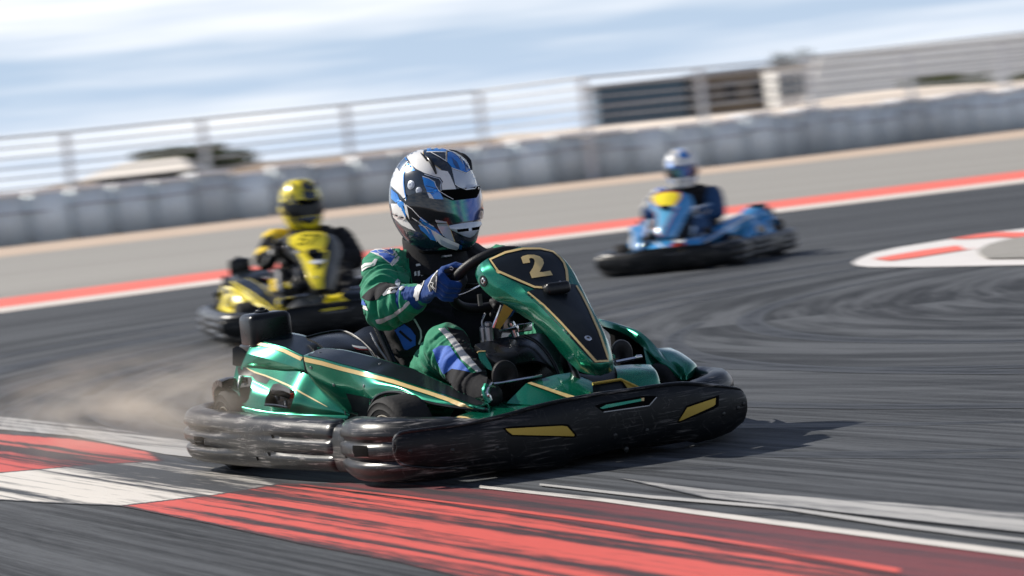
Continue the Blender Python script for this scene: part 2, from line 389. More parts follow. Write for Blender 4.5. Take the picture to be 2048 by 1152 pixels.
for bx, by in ((820, 903), (905, 901), (994, 896), (1230.5, 871), (1294, 861), (1447, 828), (1476, 816), (1487, 808), (1253, 899)):
    p = on_front(bx, by); n = Vector((1, 0.52 * p.y, 0)).normalized(); hit = tp.ray_cast(EYE, (p - EYE).normalized())[0]; p = hit or p
    b = obj('bolt', *joinp(lathep([(0.0085, 0), (0.0085, 0.0015), (0.0068, 0.0015), (0.0065, 0.004), (0.003, 0.005)], p - n * 0.002, n, 18)), M['satin'], panel)
# corner caps and side bumpers: swept hollow-moulded section with grooves
def sweep(path, th, z0, z1, groove, n=7, seg=26, inner=0.5):
    """path (x,y) points; outer side is to the right of the travel direction when going rearwards on the right-hand side"""
    P = spline([Vector((a, b, 0)) for a, b in path], n); k = len(P); V = []
    def lerp(v, s):
        if not isinstance(v, (list, tuple)): return v
        u = s * (len(v) - 1); i = min(int(u), len(v) - 2); return v[i] + (v[i + 1] - v[i]) * (u - i)
    for i, p in enumerate(P):
        a = P[max(0, i - 1)]; b = P[min(k - 1, i + 1)]; t = (b - a).normalized(); nrm = Vector((t.y, -t.x, 0)) * -1
        s = i / (k - 1); T = lerp(th, s); a0 = lerp(z0, s); a1 = lerp(z1, s); g = lerp(groove, s)
        for side in (1, -1):
            for j in range(seg):
                u = j / (seg - 1) if side > 0 else 1 - j / (seg - 1)
                e = (1 - abs(2 * u - 1) ** 3.2) ** (1 / 2.4)
                d = e * T * 0.5
                if side > 0 and g:
                    for c in (0.36, 0.655):
                        d -= g * math.exp(-((u - c) / 0.045) ** 2)
                if side < 0: d *= inner
                V.append(p + nrm * d * side + Vector((0, 0, a0 + (a1 - a0) * u)))
    F = gridfaces(k, seg * 2, 0, True) + [tuple(range(seg * 2)), tuple(range((k - 1) * seg * 2, k * seg * 2))]
    return V, F
cap = obj('bumper_corner', *sweep([(0.735, -0.12), (0.715, -0.25), (0.69, -0.39), (0.62, -0.50), (0.53, -0.55), (0.44, -0.56), (0.36, -0.555), (0.335, -0.55)],
          [0.05, 0.08, 0.10, 0.115, 0.12, 0.12, 0.11, 0.085], [0.03, 0.02, 0.018, 0.016, 0.018, 0.02, 0.03, 0.045], [0.12, 0.165, 0.195, 0.207, 0.21, 0.21, 0.205, 0.19], [0, 0.0, 0.0, 0.010, 0.016, 0.016, 0.010, 0.0]), M['plastic'], kart, ang=60)
joint = obj('bumper_joint', *sweep([(0.37, -0.555), (0.30, -0.562), (0.20, -0.575)], 0.10, 0.035, 0.188, 0), M['plastic'], kart, ang=60)
sideb = obj('side_bumper', *sweep([(0.285, -0.565), (0.27, -0.568), (0.15, -0.59), (0.0, -0.62), (-0.12, -0.64), (-0.22, -0.655), (-0.32, -0.67), (-0.45, -0.688), (-0.58, -0.702), (-0.70, -0.695), (-0.78, -0.645), (-0.81, -0.55), (-0.80, -0.44), (-0.79, -0.43)],
          [0.085, 0.115, 0.12, 0.12, 0.118, 0.115, 0.115, 0.118, 0.12, 0.12, 0.11, 0.10, 0.09, 0.06], [0.045, 0.035, 0.034, 0.034, 0.034, 0.034, 0.034, 0.036, 0.038, 0.040, 0.05, 0.06, 0.07, 0.08],
          [0.18, 0.198, 0.202, 0.205, 0.206, 0.206, 0.207, 0.210, 0.214, 0.218, 0.218, 0.215, 0.21, 0.2], [0, 0.012, 0.015, 0.013, 0.002, 0.0, 0.004, 0.017, 0.018, 0.018, 0.014, 0.01, 0, 0]), M['plastic'], kart, ang=60)
ts = bvh(sideb, cap)
decal('drain_hole', [Z(340, 780, 5.236, [(252, 485), (335, 490), (368, 510), (365, 572), (280, 572), (258, 545)])], ts, M['matte'], sideb, step=5)
decal('drain_hole_edge', [line(Z(340, 780, 5.236, [(258, 548), (282, 574), (365, 575), (370, 512)]), 1.2)], ts, M['steel'], sideb, off=0.0015, step=5)
decal('drain_hole', [Z(640, 760, 4.8, [(315, 630), (455, 635), (465, 735), (330, 735), (318, 690)])], ts, M['matte'], cap, step=5)
decal('drain_hole_edge', [line(Z(640, 760, 4.8, [(320, 700), (332, 738), (468, 740)]), 1.0)], ts, M['steel'], cap, off=0.0015, step=5)
for hx, hy in ((515, 917), (538, 908), (545, 873)):
    decal('scuff_hole', [[(hx - 3, hy - 4), (hx + 2, hy - 3), (hx + 4, hy + 3), (hx, hy + 4)]], ts, M['matte'], sideb, step=3)
# wheels
def wheel(c, rad, wid, steer, name='wheel'):
    ax = Vector((math.sin(steer), -math.cos(steer), 0)); w2 = wid / 2
    ty = obj(name, *lathep([(rad * 0.56, -w2 * 0.8), (rad * 0.62, -w2), (rad * 0.86, -w2 * 1.02), (rad * 0.97, -w2 * 0.88), (rad, -w2 * 0.6), (rad, -w2 * 0.2), (rad, w2 * 0.2), (rad, w2 * 0.6), (rad * 0.97, w2 * 0.88), (rad * 0.90, w2 * 1.0), (rad * 0.89, w2 * 1.03), (rad * 0.87, w2 * 1.0), (rad * 0.74, w2 * 1.02), (rad * 0.73, w2 * 1.05), (rad * 0.71, w2 * 1.02), (rad * 0.62, w2), (rad * 0.56, w2 * 0.8)], c, ax, 56), M['tyre'], kart, ang=50)
    ri = obj('rim', *joinp(lathep([(rad * 0.3, w2 * 0.2), (rad * 0.5, w2 * 0.45), (rad * 0.60, w2 * 0.97), (rad * 0.57, w2 * 0.98), (rad * 0.48, w2 * 0.3), (rad * 0.2, w2 * 0.15)], c, ax, 40),
              lathep([(rad * 0.22, 0), (rad * 0.22, w2 * 0.7), (rad * 0.14, w2 * 0.8), (rad * 0.08, w2 * 0.82)], c, ax, 24)), M['rim'], ty)
    for q in range(5):
        a = 2 * math.pi * q / 5; u = ax.orthogonal().normalized(); v = ax.cross(u)
        obj('wheel_nut', *lathep([(0.006, w2 * 0.5), (0.006, w2 * 0.9), (0.003, w2 * 0.92)], Vector(c) + (u * math.cos(a) + v * math.sin(a)) * rad * 0.36, ax, 8), M['steel'], ri)
    return ty
wheel((0.40, -0.435, 0.127), 0.127, 0.115, R(9)); wheel((0.33, 0.50, 0.115), 0.115, 0.105, R(180) + R(6))
wheel((-0.615, -0.565, 0.132), 0.132, 0.16, 0); wheel((-0.615, 0.565, 0.132), 0.132, 0.16, R(180))
# pods (right-hand one, then mirrored)
pod_objs = []
ridge = [(608, 712, -.15), (645, 720, -.06), (680, 730, .01), (715, 739, .08), (735, 745, .12), (755, 750, .17), (785, 758, .23), (815, 768, .30), (850, 779, .37), (890, 792, .45), (925, 805, .53), (952, 814, .60)]
topi = [(645, 697, -.22), (687, 701, -.12), (718, 708, -.05), (757, 718, .04), (780, 725, .09), (800, 731, .14), (826, 739, .20), (850, 750, .27), (880, 764, .34), (921, 783, .44), (955, 800, .54), (975, 808, .60)]
low = [(612, 800, -.14), (655, 828, -.05), (700, 838, .03), (738, 836, .12), (745, 812, .16), (757, 793, .20), (780, 784, .26), (808, 786, .33), (835, 798, .40), (880, 809, .48), (930, 816, .56), (978, 819, .62)]
A = lambda L_: [at(a, b, x=c) for a, b, c in L_]
rA, tA, lA = A(ridge), A(topi), A(low)
midr = [a.lerp(b, 0.5) + Vector((0, -0.012, 0.004)) for a, b in zip(rA, lA)]
for i_, s_ in ((0, .07), (1, .065), (2, .05), (3, .02)): midr[i_].y += s_ * .42; lA[i_].y += s_
inn = [p + Vector((0, 0.012, -0.05)) for p in tA]; inn2 = [p + Vector((0, 0.02, -0.16)) if i < 7 else p + Vector((0, 0.012, -0.06)) for i, p in enumerate(tA)]
for i, p in enumerate(inn2): p.z = max(0.10, min(p.z, inn[i].z - .01))
pod = obj('side_pod', *joinp(patch([rA, midr, lA], 4, 4), patch([tA, rA], 4), patch([tA, inn, inn2], 4)), [M['paint']], kart, ang=26)
mod(pod, 'SOLIDIFY', thickness=0.006, offset=0); mod(pod, 'BEVEL', width=0.0025, segments=2, limit_method='ANGLE', angle_limit=R(32)); bake(pod, 30)
tpod = bvh(pod)
decal('gold_stripe', [line([(a, b + 6) for a, b, c in ridge], [9, 8.5, 8, 8, 8, 7.5, 7.5, 7, 7, 7, 6, 5])], tpod, M['gold'], pod, step=5, off=0.0030)
decal('black_film', [[(a, b - 3.0) for a, b, c in ridge] + [(a, b) for a, b, c in topi[::-1]]], tpod, M['black'], pod, step=7)
decal('black_film', [[(692, 786), (722, 792), (750, 799), (744, 812), (739, 837), (706, 839), (703, 812)]], tpod, M['black'], pod, step=7)
for sx, sy in ((622, 735), (668, 770), (728, 772), (640, 705), (760, 728), (868, 792)):
    q_ = tpod.ray_cast(EYE, (at(sx, sy, x=0) - EYE).normalized())
    if q_[0]:
        n_ = q_[1] if q_[1].dot(q_[0] - EYE) < 0 else -q_[1]
        obj('panel_screw', *lathep([(.0052, 0), (.0050, .0012), (.0028, .0018), (.0024, .0006), (.0003, .0006)], q_[0] + n_ * .001, n_, 12), M['steel'], pod)
arch = obj('arch_lip', *tubep([at(a, b, x=c) + Vector((0, -0.004, 0)) for a, b, c in low[3:]], [0.005, 0.006, 0.006, 0.006, 0.006, 0.005, 0.005, 0.006, 0.005], 8, 5), M['satin'], pod)
lo_ = A([(1195.6, 638.8, -.06), (1219, 644, .02), (1242.5, 651, .09), (1273.8, 662, .17), (1295.6, 678, .23), (1312.8, 696.6, .28), (1328, 717, .34), (1344, 734, .39), (1363, 759, .45)])
li_ = A([(1201, 652, -.04), (1216, 655, .03), (1235, 662, .09), (1262, 675, .16), (1284, 692, .22), (1297, 704, .27), (1314, 720, .33), (1334, 738, .38), (1361, 760, .445)])
ld_ = [p + Vector((0, .05, -.08 if i < 6 else -.05)) for i, p in enumerate(lo_)]; le_ = [Vector((p.x, p.y + .02, .12)) for p in ld_]
lw_ = [p + Vector((-.01, .035, -.03)) for p in li_]; lx_ = [Vector((p.x, p.y, .09)) for p in lw_]
pod2 = obj('side_pod', *joinp(patch([li_, [a.lerp(b, .5) + Vector((0, 0, .008)) for a, b in zip(li_, lo_)], lo_], 5, 3), patch([lo_, ld_, le_], 5, 3)), M['paint'], kart, ang=40)
mod(pod2, 'SOLIDIFY', thickness=0.005, offset=0); mod(pod2, 'BEVEL', width=0.0025, segments=2, limit_method='ANGLE', angle_limit=R(32)); bake(pod2, 40)
obj('inner_lining', *joinp(patch([li_, lw_, lx_], 5)), M['matte'], pod2)
obj('pod_cheek', *patch([A([(1287, 696, .24), (1303, 706, .27), (1320, 722, .31)]), A([(1290, 712, .28), (1308, 725, .31), (1332, 740, .35)]), A([(1293, 728, .31), (1312, 742, .35), (1340, 755, .40)])], 4, 4), M['paint'], pod2)
obj('lining_ridge', *tubep(A([(1262, 682, .1), (1255, 712, .14)]), .010, 8, 1), M['satin'], pod2)
# rear pod with its openings
ru = [(508, 680, -.62), (540, 687, -.52), (570, 696, -.42), (606, 713, -.30)]
rd = [(494, 707, -.60), (530, 717, -.50), (570, 728, -.40), (611, 741, -.29)]
rl = [(480, 738, -.62), (532, 745, -.52), (572, 749, -.42), (612, 750, -.31)]
top2 = [(540, 668, -.70), (577, 666, -.60), (612, 673, -.50), (646, 695, -.37)]
lu = [(474, 733, -.60), (531, 740, -.50), (572, 744, -.40), (612, 744, -.28), (650, 762, -.20), (680, 785, -.13), (697, 810, -.09), (703, 828, -.07)]
lm = [(467, 770, -.60), (515, 780, -.48), (555, 790, -.37), (590, 796, -.26), (625, 803, -.20), (658, 811, -.14), (682, 820, -.10), (701, 830, -.06)]
ll = [(459, 804, -.60), (500, 815, -.48), (540, 822, -.38), (580, 826, -.28), (610, 828, -.22), (640, 829, -.16), (670, 830, -.11), (702, 831, -.06)]
sk = [(458, 820, -.60), (500, 831, -.48), (540, 837, -.38), (580, 841, -.28), (610, 842, -.22), (640, 843, -.16), (670, 843, -.11), (703, 842, -.06)]
LUA, LMA, LLA, SKA = A(lu), A(lm), A(ll), A(sk)
for p in LMA[1:7]: p.y -= 0.012
for p in LUA[3:]: p.y -= 0.014
rear_side = obj('rear_pod', *patch([LUA, LMA, LLA], 5, 6), M['paint'], kart, ang=30)
mod(rear_side, 'SOLIDIFY', thickness=0.008, offset=0); bake(rear_side)
# cut the two service openings right through the skin
def cutter(pts):
    P = [EYE + (at(a, b, x=-0.4) - EYE) * 1.02 for a, b in pts]; Q = [EYE + (p - EYE) * 0.95 for p in P]; k = len(P)
    return obj('cutter', P + Q, [tuple(range(k)), tuple(range(k, 2 * k))] + [(i, (i + 1) % k, k + (i + 1) % k, k + i) for i in range(k)], M['matte'], smooth=False)
hole1 = [(479, 752), (503, 754), (504.5, 761), (497, 798), (491.5, 806), (482.5, 805), (476, 772)]
hole2 = [(547, 768), (557.7, 766.5), (588, 781.5), (590.5, 788), (580, 818), (528.5, 811.5), (531, 797), (540.5, 777.6)]
for h in (hole1, hole2):
    c = cutter(h); md = mod(rear_side, 'BOOLEAN', operation='DIFFERENCE', solver='EXACT'); md.object = c
    bake(rear_side); bpy.data.objects.remove(c)
trs = bvh(rear_side)
rear_top = obj('rear_pod_top', *joinp(patch([A(ru), A(rd)], 4), patch([A(rd), A(rl)], 4), patch([A(top2), A(ru)], 4)), M['paint'], kart, ang=22)
mod(rear_top, 'SOLIDIFY', thickness=0.006, offset=0); mod(rear_top, 'BEVEL', width=0.0022, segments=2, limit_method='ANGLE', angle_limit=R(30)); bake(rear_top, 28)
trt = bvh(rear_top)
decal('gold_stripe', [line([(507, 686), (540, 693), (570, 702), (604, 718)], [6, 6.5, 7, 7.5])], trt, M['gold'], rear_top, step=5, off=0.0030)
decal('black_film', [[(509, 678), (541, 668), (577, 667), (612, 674), (645, 695), (607, 711), (570, 694)]], trt, M['black'], rear_top, step=7)
decal('gold_stripe', [line(Z(340, 600, 5.236, [(806, 710), (830, 730), (900, 765), (1000, 797), (1120, 845), (1250, 900), (1400, 985), (1540, 1060), (1655, 1122)]), [.5, 2.5, 3, 3.2, 3.5, 3.5, 3.2, 2.6, .6])], trs, M['gold'], rear_side, step=3, off=0.0030)
decal('black_film', [Z(340, 600, 5.236, [(700, 690), (805, 708), (835, 735), (900, 770), (1000, 800), (1050, 820), (1010, 880), (900, 850), (860, 800), (720, 785)])], trs, M['black'], rear_side, step=5, off=0.0009)
decal('silver_line', [line(Z(340, 600, 5.236, [(866, 850), (950, 890), (1040, 938)]), 2)], trs, M['silver'], rear_side, step=4)
for h in (hole1, hole2):
    decal('opening_edge', [line(h + [h[0]], 1.6)], trs, M['steel'], rear_side, step=3, off=0.001)
skirt = obj('pod_skirt', *patch([LLA, [a.lerp(b, .5) + Vector((0, -.004, 0)) for a, b in zip(LLA, SKA)], SKA], 5, 3), M['paint'], kart)
for v in skirt.data.vertices: v.co.y -= 0.006
mod(skirt, 'SOLIDIFY', thickness=0.006, offset=0); mod(skirt, 'BEVEL', width=0.002, segments=2, limit_method='ANGLE', angle_limit=R(40)); bake(skirt)
decal('gold_stripe', [line([(a, b + 1.2) for a, b, c in ll], 2.6)], bvh(skirt), M['gold'], skirt, step=5)
end = obj('pod_end_panel', *patch([A([(465.5, 697, -.64), (478, 693, -.63), (502, 709, -.60)]), A([(466, 730, -.64), (478, 734, -.62), (502, 738, -.60)])], 3), M['black'], kart)
mod(end, 'SOLIDIFY', thickness=0.006, offset=0); bake(end)
seam = obj('pod_seam', *tubep([p + Vector((0, -.004, 0)) for p in LUA[3:]], 0.0035, 8, 5), M['satin'], kart)
seam2 = obj('pod_seam', *tubep(A([(606, 712, -.298), (609, 728, -.294), (612, 744, -.288)]), 0.003, 8, 3), M['satin'], kart)
# inside the openings
cav = obj('pod_inner_wall', *boxp((-0.38, -0.40, 0.24), (0.5, 0.006, 0.24), 0), M['matte'], kart)
obj('service_lever', *joinp(tubep([at(545, 785, x=-.37), at(563, 787, x=-.35), at(580, 794, x=-.34)], 0.010, 10, 3), tubep([at(556, 790, x=-.36), at(557, 800, x=-.36)], 0.006, 8, 1), tubep([at(570, 800, x=-.36), at(567, 818, x=-.36)], 0.005, 8, 1)), M['plastic2'], kart)
obj('red_switch', *boxp(at(584, 792, x=-.34), (0.012, 0.020, 0.016), 0, 0.003), M['red'], kart)
obj('cable_clamp', *joinp(boxp(at(572, 806, x=-.35), (0.008, 0.010, 0.016), 0, 0.002), tubep([at(530, 809, x=-.40), at(550, 810, x=-.38), at(575, 814, x=-.35)], 0.004, 8, 3)), M['steel'], kart)
obj('cable_clamp', *joinp(tubep([at(487, 760, x=-.58), at(492, 765, x=-.58), at(490, 770, x=-.58)], 0.004, 8, 2), lathep([(0.012, 0), (0.012, .004), (0.005, .005)], at(491, 798, x=-.57), (0.6, -1, 0.1), 16)), M['steel'], kart)
# black filler box on the pod
bx = obj('tank_box', *boxp((-0.640, -0.458, 0.438), (0.135, 0.145, 0.118), 0, 0.022), M['satin'], kart)
obj('tank_cap', *joinp(lathep([(0.024, 0), (0.024, .005), (0.018, .009), (0.011, .010), (0.011, .015), (0.005, .018)], (-0.64, -0.465, 0.496), (0, 0, 1), 24), boxp((-0.64, -0.465, 0.503), (0.046, 0.012, 0.007), 0.5, 0.002)), M['plastic2'], bx)
obj('tank_foot', *boxp((-0.66, -0.505, 0.386), (0.11, 0.055, 0.022), 0, 0.005), M['satin'], bx)
# rear mudguard arcs
def guard(cx, cy, cz, r, wid, a0, a1, name='mudguard'):
    V = []; n = 18; prof = [(-wid / 2, -0.02), (-wid / 2, 0.0), (-wid * .2, .006), (wid * .2, .006), (wid / 2, 0.0), (wid / 2, -0.02)]
    for i in range(n + 1):
        a = R(a0 + (a1 - a0) * i / n); s = 1 - 0.55 * (i / n) ** 3
        for py_, dr in prof: V.append(Vector((cx + math.cos(a) * (r + dr), cy + py_ * s, cz + math.sin(a) * (r + dr))))
    o = obj(name, V, gridfaces(n + 1, len(prof)), M['satin'], kart); mod(o, 'SOLIDIFY', thickness=0.005); bake(o); return o
g1 = guard(-0.625, -0.60, 0.132, 0.165, 0.09, 78, 152); mirrored(g1)
# left far-side fender bulge (mirrored pair over the front wheels)
fb = obj('front_fender', *patch([A([(1310, 697, .24), (1325, 708, .30), (1343, 733, .38), (1357, 750, .43), (1363, 761, .45)]), A([(1330, 695.5, .24), (1348, 704, .33), (1366, 722, .42), (1375, 742, .465), (1374, 759, .47)]), A([(1346, 697, .22), (1366, 707, .30), (1391, 727, .40), (1392, 741, .43), (1386, 755, .45)]), A([(1360, 710, .16), (1380, 722, .22), (1397, 745, .30), (1398, 755, .33), (1392, 765, .36)])], 5, 5), M['paint'], kart)
mod(fb, 'SOLIDIFY', thickness=0.006); bake(fb)
# hoop loops of the left bumper corner stand higher: mirrored caps, joints, side bumpers
for o in (cap, joint, sideb):
    c = mirrored(o)
for o in (rear_side, rear_top, skirt, end): mirrored(o)
mirrored(bx).data.transform(Matrix.Translation((0, 0, -0.06)))
obj('rear_bumper', *sweep([(-0.78, 0.46), (-0.86, 0.35), (-0.88, 0), (-0.86, -0.35), (-0.78, -0.46)], 0.07, 0.06, 0.20, 0.0), M['plastic2'], kart)
# steering fairing carrying the number
G = [
 [(954, 534, .41), (962, 526, .43), (975, 517, .44), (1040, 493.5, .44), (1098, 499, .43), (1108, 504, .42), (1119, 513, .37)],
 [(951, 551, .42), (964, 543, .46), (982, 531, .48), (1058, 510, .48), (1120, 511, .46), (1129, 519, .44), (1134, 528, .38)],
 [(962, 574, .45), (980, 563, .49), (1001, 549, .52), (1080, 537, .53), (1142, 537, .50), (1148, 544, .48), (1152, 554, .40)],
 [(987, 597, .49), (1010, 583, .54), (1038, 570, .57), (1105, 566, .58), (1156, 563, .55), (1161, 569, .53), (1166, 580, .44)],
 [(1014, 612, .52), (1036, 601, .58), (1056, 588, .61), (1120, 584, .62), (1166, 582, .59), (1171, 588, .57), (1176, 598, .48)],
 [(1046, 632, .56), (1070, 622, .63), (1086, 613, .66), (1140, 609, .67), (1177, 605, .64), (1181, 609, .62), (1187, 619, .54)],
 [(1070, 648, .60), (1092, 639, .67), (1105, 633, .70), (1152, 628, .71), (1186, 622, .68), (1190, 627, .66), (1195, 638, .58)],
 [(1094, 672, .64), (1112, 662, .71), (1124, 653, .74), (1164, 648, .75), (1196, 640, .72), (1200, 645, .70), (1205, 657, .62)],
 [(1128, 714, .70), (1141, 699, .77), (1152, 689, .80), (1187, 685, .81), (1212, 678, .79), (1217, 683, .77), (1221, 697, .70)],
 [(1155, 740, .75), (1161, 727, .80), (1184, 728, .84), (1202, 729, .85), (1219, 725, .84), (1226, 722, .82), (1229, 728, .75)],
 [(1158, 742, .74), (1169, 746, .77), (1190, 751.5, .81), (1201, 752, .81), (1216, 747, .80), (1226, 741, .78), (1228, 735, .74)]]
rows = [A(r) for r in G]
colsG = [[r[j] for r in rows] for j in range(7)]
colsS = [spline(c, 5) for c in colsG]
V = []; NCc = 0
for i in range(len(colsS[0])):
    rowpts = []
    for j in range(6):
        a, b = colsS[j][i], colsS[j + 1][i]
        for q in range(3):
            t = q / 3; p = a.lerp(b, t)
            if j in (2, 3): p += Vector((0.010, 0, 0.004)) * (0.35 * math.sin(math.pi * t))
            rowpts.append(p)
    rowpts.append(colsS[6][i]); NCc = len(rowpts); V += rowpts
fair = obj('steering_fairing', V, gridfaces(len(colsS[0]), NCc), M['paint'], kart, ang=24)
mod(fair, 'SOLIDIFY', thickness=0.008, offset=-1); mod(fair, 'BEVEL', width=0.003, segments=3, limit_method='ANGLE', angle_limit=R(28)); bake(fair, 40)
tf_ = bvh(fair); Z6 = lambda p: Z(900, 480, 4.114, p)
upper = Z6([(312, 158), (450, 97), (600, 70), (740, 70), (850, 96), (905, 140), (940, 185), (965, 250), (982, 355), (965, 370), (790, 398), (690, 402), (560, 352), (385, 268)])
lower = Z6([(615, 432), (700, 405), (790, 400), (1000, 365), (1040, 370), (1085, 440), (1155, 580), (1235, 760), (1300, 960), (1303, 1003), (1190, 1016), (1060, 880), (900, 705), (760, 560)])
f1 = decal('number_panel', [upper], tf_, M['black'], fair, step=6, off=0.0010)
f2 = decal('lower_panel', [lower], tf_, M['black'], fair, step=6, off=0.0012)
up_line = [(470, 385), (385, 268), (312, 160), (450, 100), (600, 74), (740, 74), (848, 98), (900, 140), (938, 188), (958, 250), (970, 358)]
decal('gold_outline', [line(Z6([(780, 398), (694, 392), (395, 262), (330, 166), (455, 108), (600, 76), (740, 76), (846, 101), (900, 146), (934, 190), (956, 255), (966, 356)]), [4, 4, 4.5, 4.5, 4.5, 4, 3.5, 3, 3.5, 4, 5, 5])], tf_, M['gold'], fair, step=3, off=0.0030)
decal('gold_outline', [line(Z6([(640, 434), (774, 544), (914, 686), (1200, 1000), (1298, 996), (1290, 955), (1225, 760), (1145, 580), (1080, 450), (1036, 380)]), [3, 3.5, 4, 4.5, 4.5, 4, 4, 4, 4, 3])], tf_, M['gold'], fair, step=3, off=0.0030)
two = Z6([(583, 150), (598, 138), (640, 127), (690, 127), (735, 140), (762, 165), (770, 195), (758, 225), (735, 268), (757, 270), (800, 262), (822, 258), (843, 295), (760, 306), (672, 320), (655, 275), (662, 262), (680, 235), (692, 205), (696, 180), (686, 160), (664, 153), (650, 160), (658, 192), (600, 200)])
decal('number_two', [two], tf_, M['gold'], fair, step=3, off=0.0030)
# camera pod on the fairing
cp = at(1112, 577, x=0.615); rotm = Matrix.Rotation(R(-8), 3, 'Y') @ Matrix.Rotation(R(0), 3, 'Z')
pc = obj('camera_pod', *boxp(cp, (0.055, 0.078, 0.036), rotm, 0.012), M['satin'], fair)
obj('pod_mount', *boxp(cp + Vector((-0.012, -0.012, -0.024)), (0.05, 0.085, 0.018), rotm, 0.006), M['plastic2'], pc)
obj('pod_screw', *lathep([(0.003, 0), (0.003, 0.002), (0.001, 0.002)], at(1120, 563, x=0.648), (1, 0, .5), 10), M['steel'], pc)
for (sx, sy, xx, r_) in ((1176, 677, 0.805, 0.0105), (967, 562, 0.475, 0.010)):
    p = at(sx, sy, x=xx); loc, nor, i_, d_ = tf_.ray_cast(EYE, (p - EYE).normalized())
    if loc:
        if nor.dot(p - EYE) > 0: nor = -nor
        sw = obj('fairing_screw', *lathep([(r_, 0), (r_, .002), (r_ * .75, .004), (r_ * .45, .004), (r_ * .4, .001), (0.001, .001)], loc, nor, 20), M['chrome'], fair)
        if sy < 600: obj('screw_washer', *lathep([(r_ * 1.7, 0), (r_ * 1.7, .0018), (r_, .0022)], loc, nor, 20), M['satin'], fair)
# hood below the fairing
hA = A([(1012, 806, .60), (1052, 766, .60), (1060, 763, .585), (1110, 749, .58), (1143, 744, .60), (1185, 763, .66)])
hB = A([(1093, 812, .70), (1140, 800, .70), (1148, 797, .70), (1160, 800, .73), (1175, 800, .74), (1188, 800, .75)])
hood = obj('nose_hood', *patch([hA, hB], 1), M['paint'], kart, smooth=True, ang=15)
mod(hood, 'SOLIDIFY', thickness=0.006, offset=-1); mod(hood, 'BEVEL', width=0.003, segments=2, limit_method='ANGLE', angle_limit=R(18)); bake(hood, 30)
decal('gold_stripe', [[(1050, 766), (1057, 764), (1149, 794), (1136, 797.5)]], bvh(hood), M['gold'], hood, step=5, off=0.0030)
hoodL = obj('nose_hood', *joinp(patch([A([(1229, 732, .60), (1262, 729, .60), (1297, 729, .59), (1303, 731, .585)]), A([(1235, 748, .68), (1275, 745, .68), (1308, 744, .67), (1314, 745, .66)]), A([(1240, 790, .72), (1285, 783, .72), (1318, 778, .70), (1324, 777, .68)])], 3, 4)), M['paint'], kart)
mod(hoodL, 'SOLIDIFY', thickness=0.006, offset=-1); bake(hoodL)
scoop = obj('hood_scoop', *joinp(patch([A([(1186, 768, .70), (1242, 760, .70), (1264, 775, .72)]), A([(1188, 800, .745), (1250, 792, .745), (1270, 787, .74)])], 1)), M['black'], kart)
obj('scoop_trim', *joinp(tubep(A([(1185, 768, .705), (1241, 759, .705), (1278, 776, .73)]), 0.0045, 8, 1), patch([A([(1243, 760, .707), (1280, 775, .73)]), A([(1258, 780, .74), (1275, 784, .74)])], 1)), M['goldmetal'], kart)
cent = obj('hood_centre', *patch([A([(1140, 742, .60), (1185, 750, .62), (1235, 735, .60)]), A([(1185, 766, .66), (1215, 762, .66), (1245, 758, .66)]), A([(1186, 810, .74), (1230, 805, .74), (1290, 795, .74)])], 3, 3), M['satin'], kart)
floorp = obj('front_floor_panel', *patch([A([(893, 840, .60), (945, 822, .58), (1012, 803, .56), (1050, 805, .58)]), A([(925, 851, .70), (1000, 838, .70), (1064, 820, .71), (1095, 812, .71)])], 3), M['paint'], kart)
mod(floorp, 'SOLIDIFY', thickness=0.006, offset=-1); bake(floorp)
decal('gold_stripe', [line([(913, 834), (932, 836), (950, 843)], 4)], bvh(floorp), M['gold'], floorp, step=4)
# chassis
obj('floor_tray', *boxp((0.02, 0, 0.045), (1.45, 0.62, 0.010), 0, 0.003), M['satin'], kart)
fr = [tubep([(0.70, s * .20, .06), (0.45, s * .24, .06), (0.1, s * .34, .06), (-0.3, s * .36, .06), (-0.78, s * .30, .07)], 0.015, 10, 4) for s in (1, -1)]
obj('frame_tube', *fr[0], M['satin'], kart); obj('frame_tube', *fr[1], M['satin'], kart)
obj('rear_axle', *tubep([(-0.615, -0.55, 0.132), (-0.615, 0.55, 0.132)], 0.02, 12, 1), M['steel'], kart)
obj('front_axle', *tubep([(0.40, -0.40, 0.127), (0.40, 0.40, 0.127)], 0.016, 12, 1), M['satin'], kart)
for s in (1, -1):
    obj('tie_rod', *tubep([(0.36, s * 0.40, .12), (0.34, s * .03, .13)], 0.006, 8, 1), M['chrome'], kart)
# seat shell
sv = []
for i, (zz, xb, wd, dp) in enumerate([(0.06, -0.20, .15, .34), (0.10, -0.30, .185, .36), (0.20, -0.36, .20, .30), (0.30, -0.385, .205, .20), (0.38, -0.40, .20, .13), (0.425, -0.41, .185, .10)]):
    for j in range(17):
        a = R(-100 + 200 * j / 16); sv.append(Vector((xb + dp * (1 - math.cos(a)) * 0.5, wd * math.sin(a), zz)))
seat = obj('seat', sv, gridfaces(6, 17), M['satin'], kart); mod(seat, 'SOLIDIFY', thickness=0.008); mod(seat, 'SUBSURF', levels=1, render_levels=1); bake(seat)
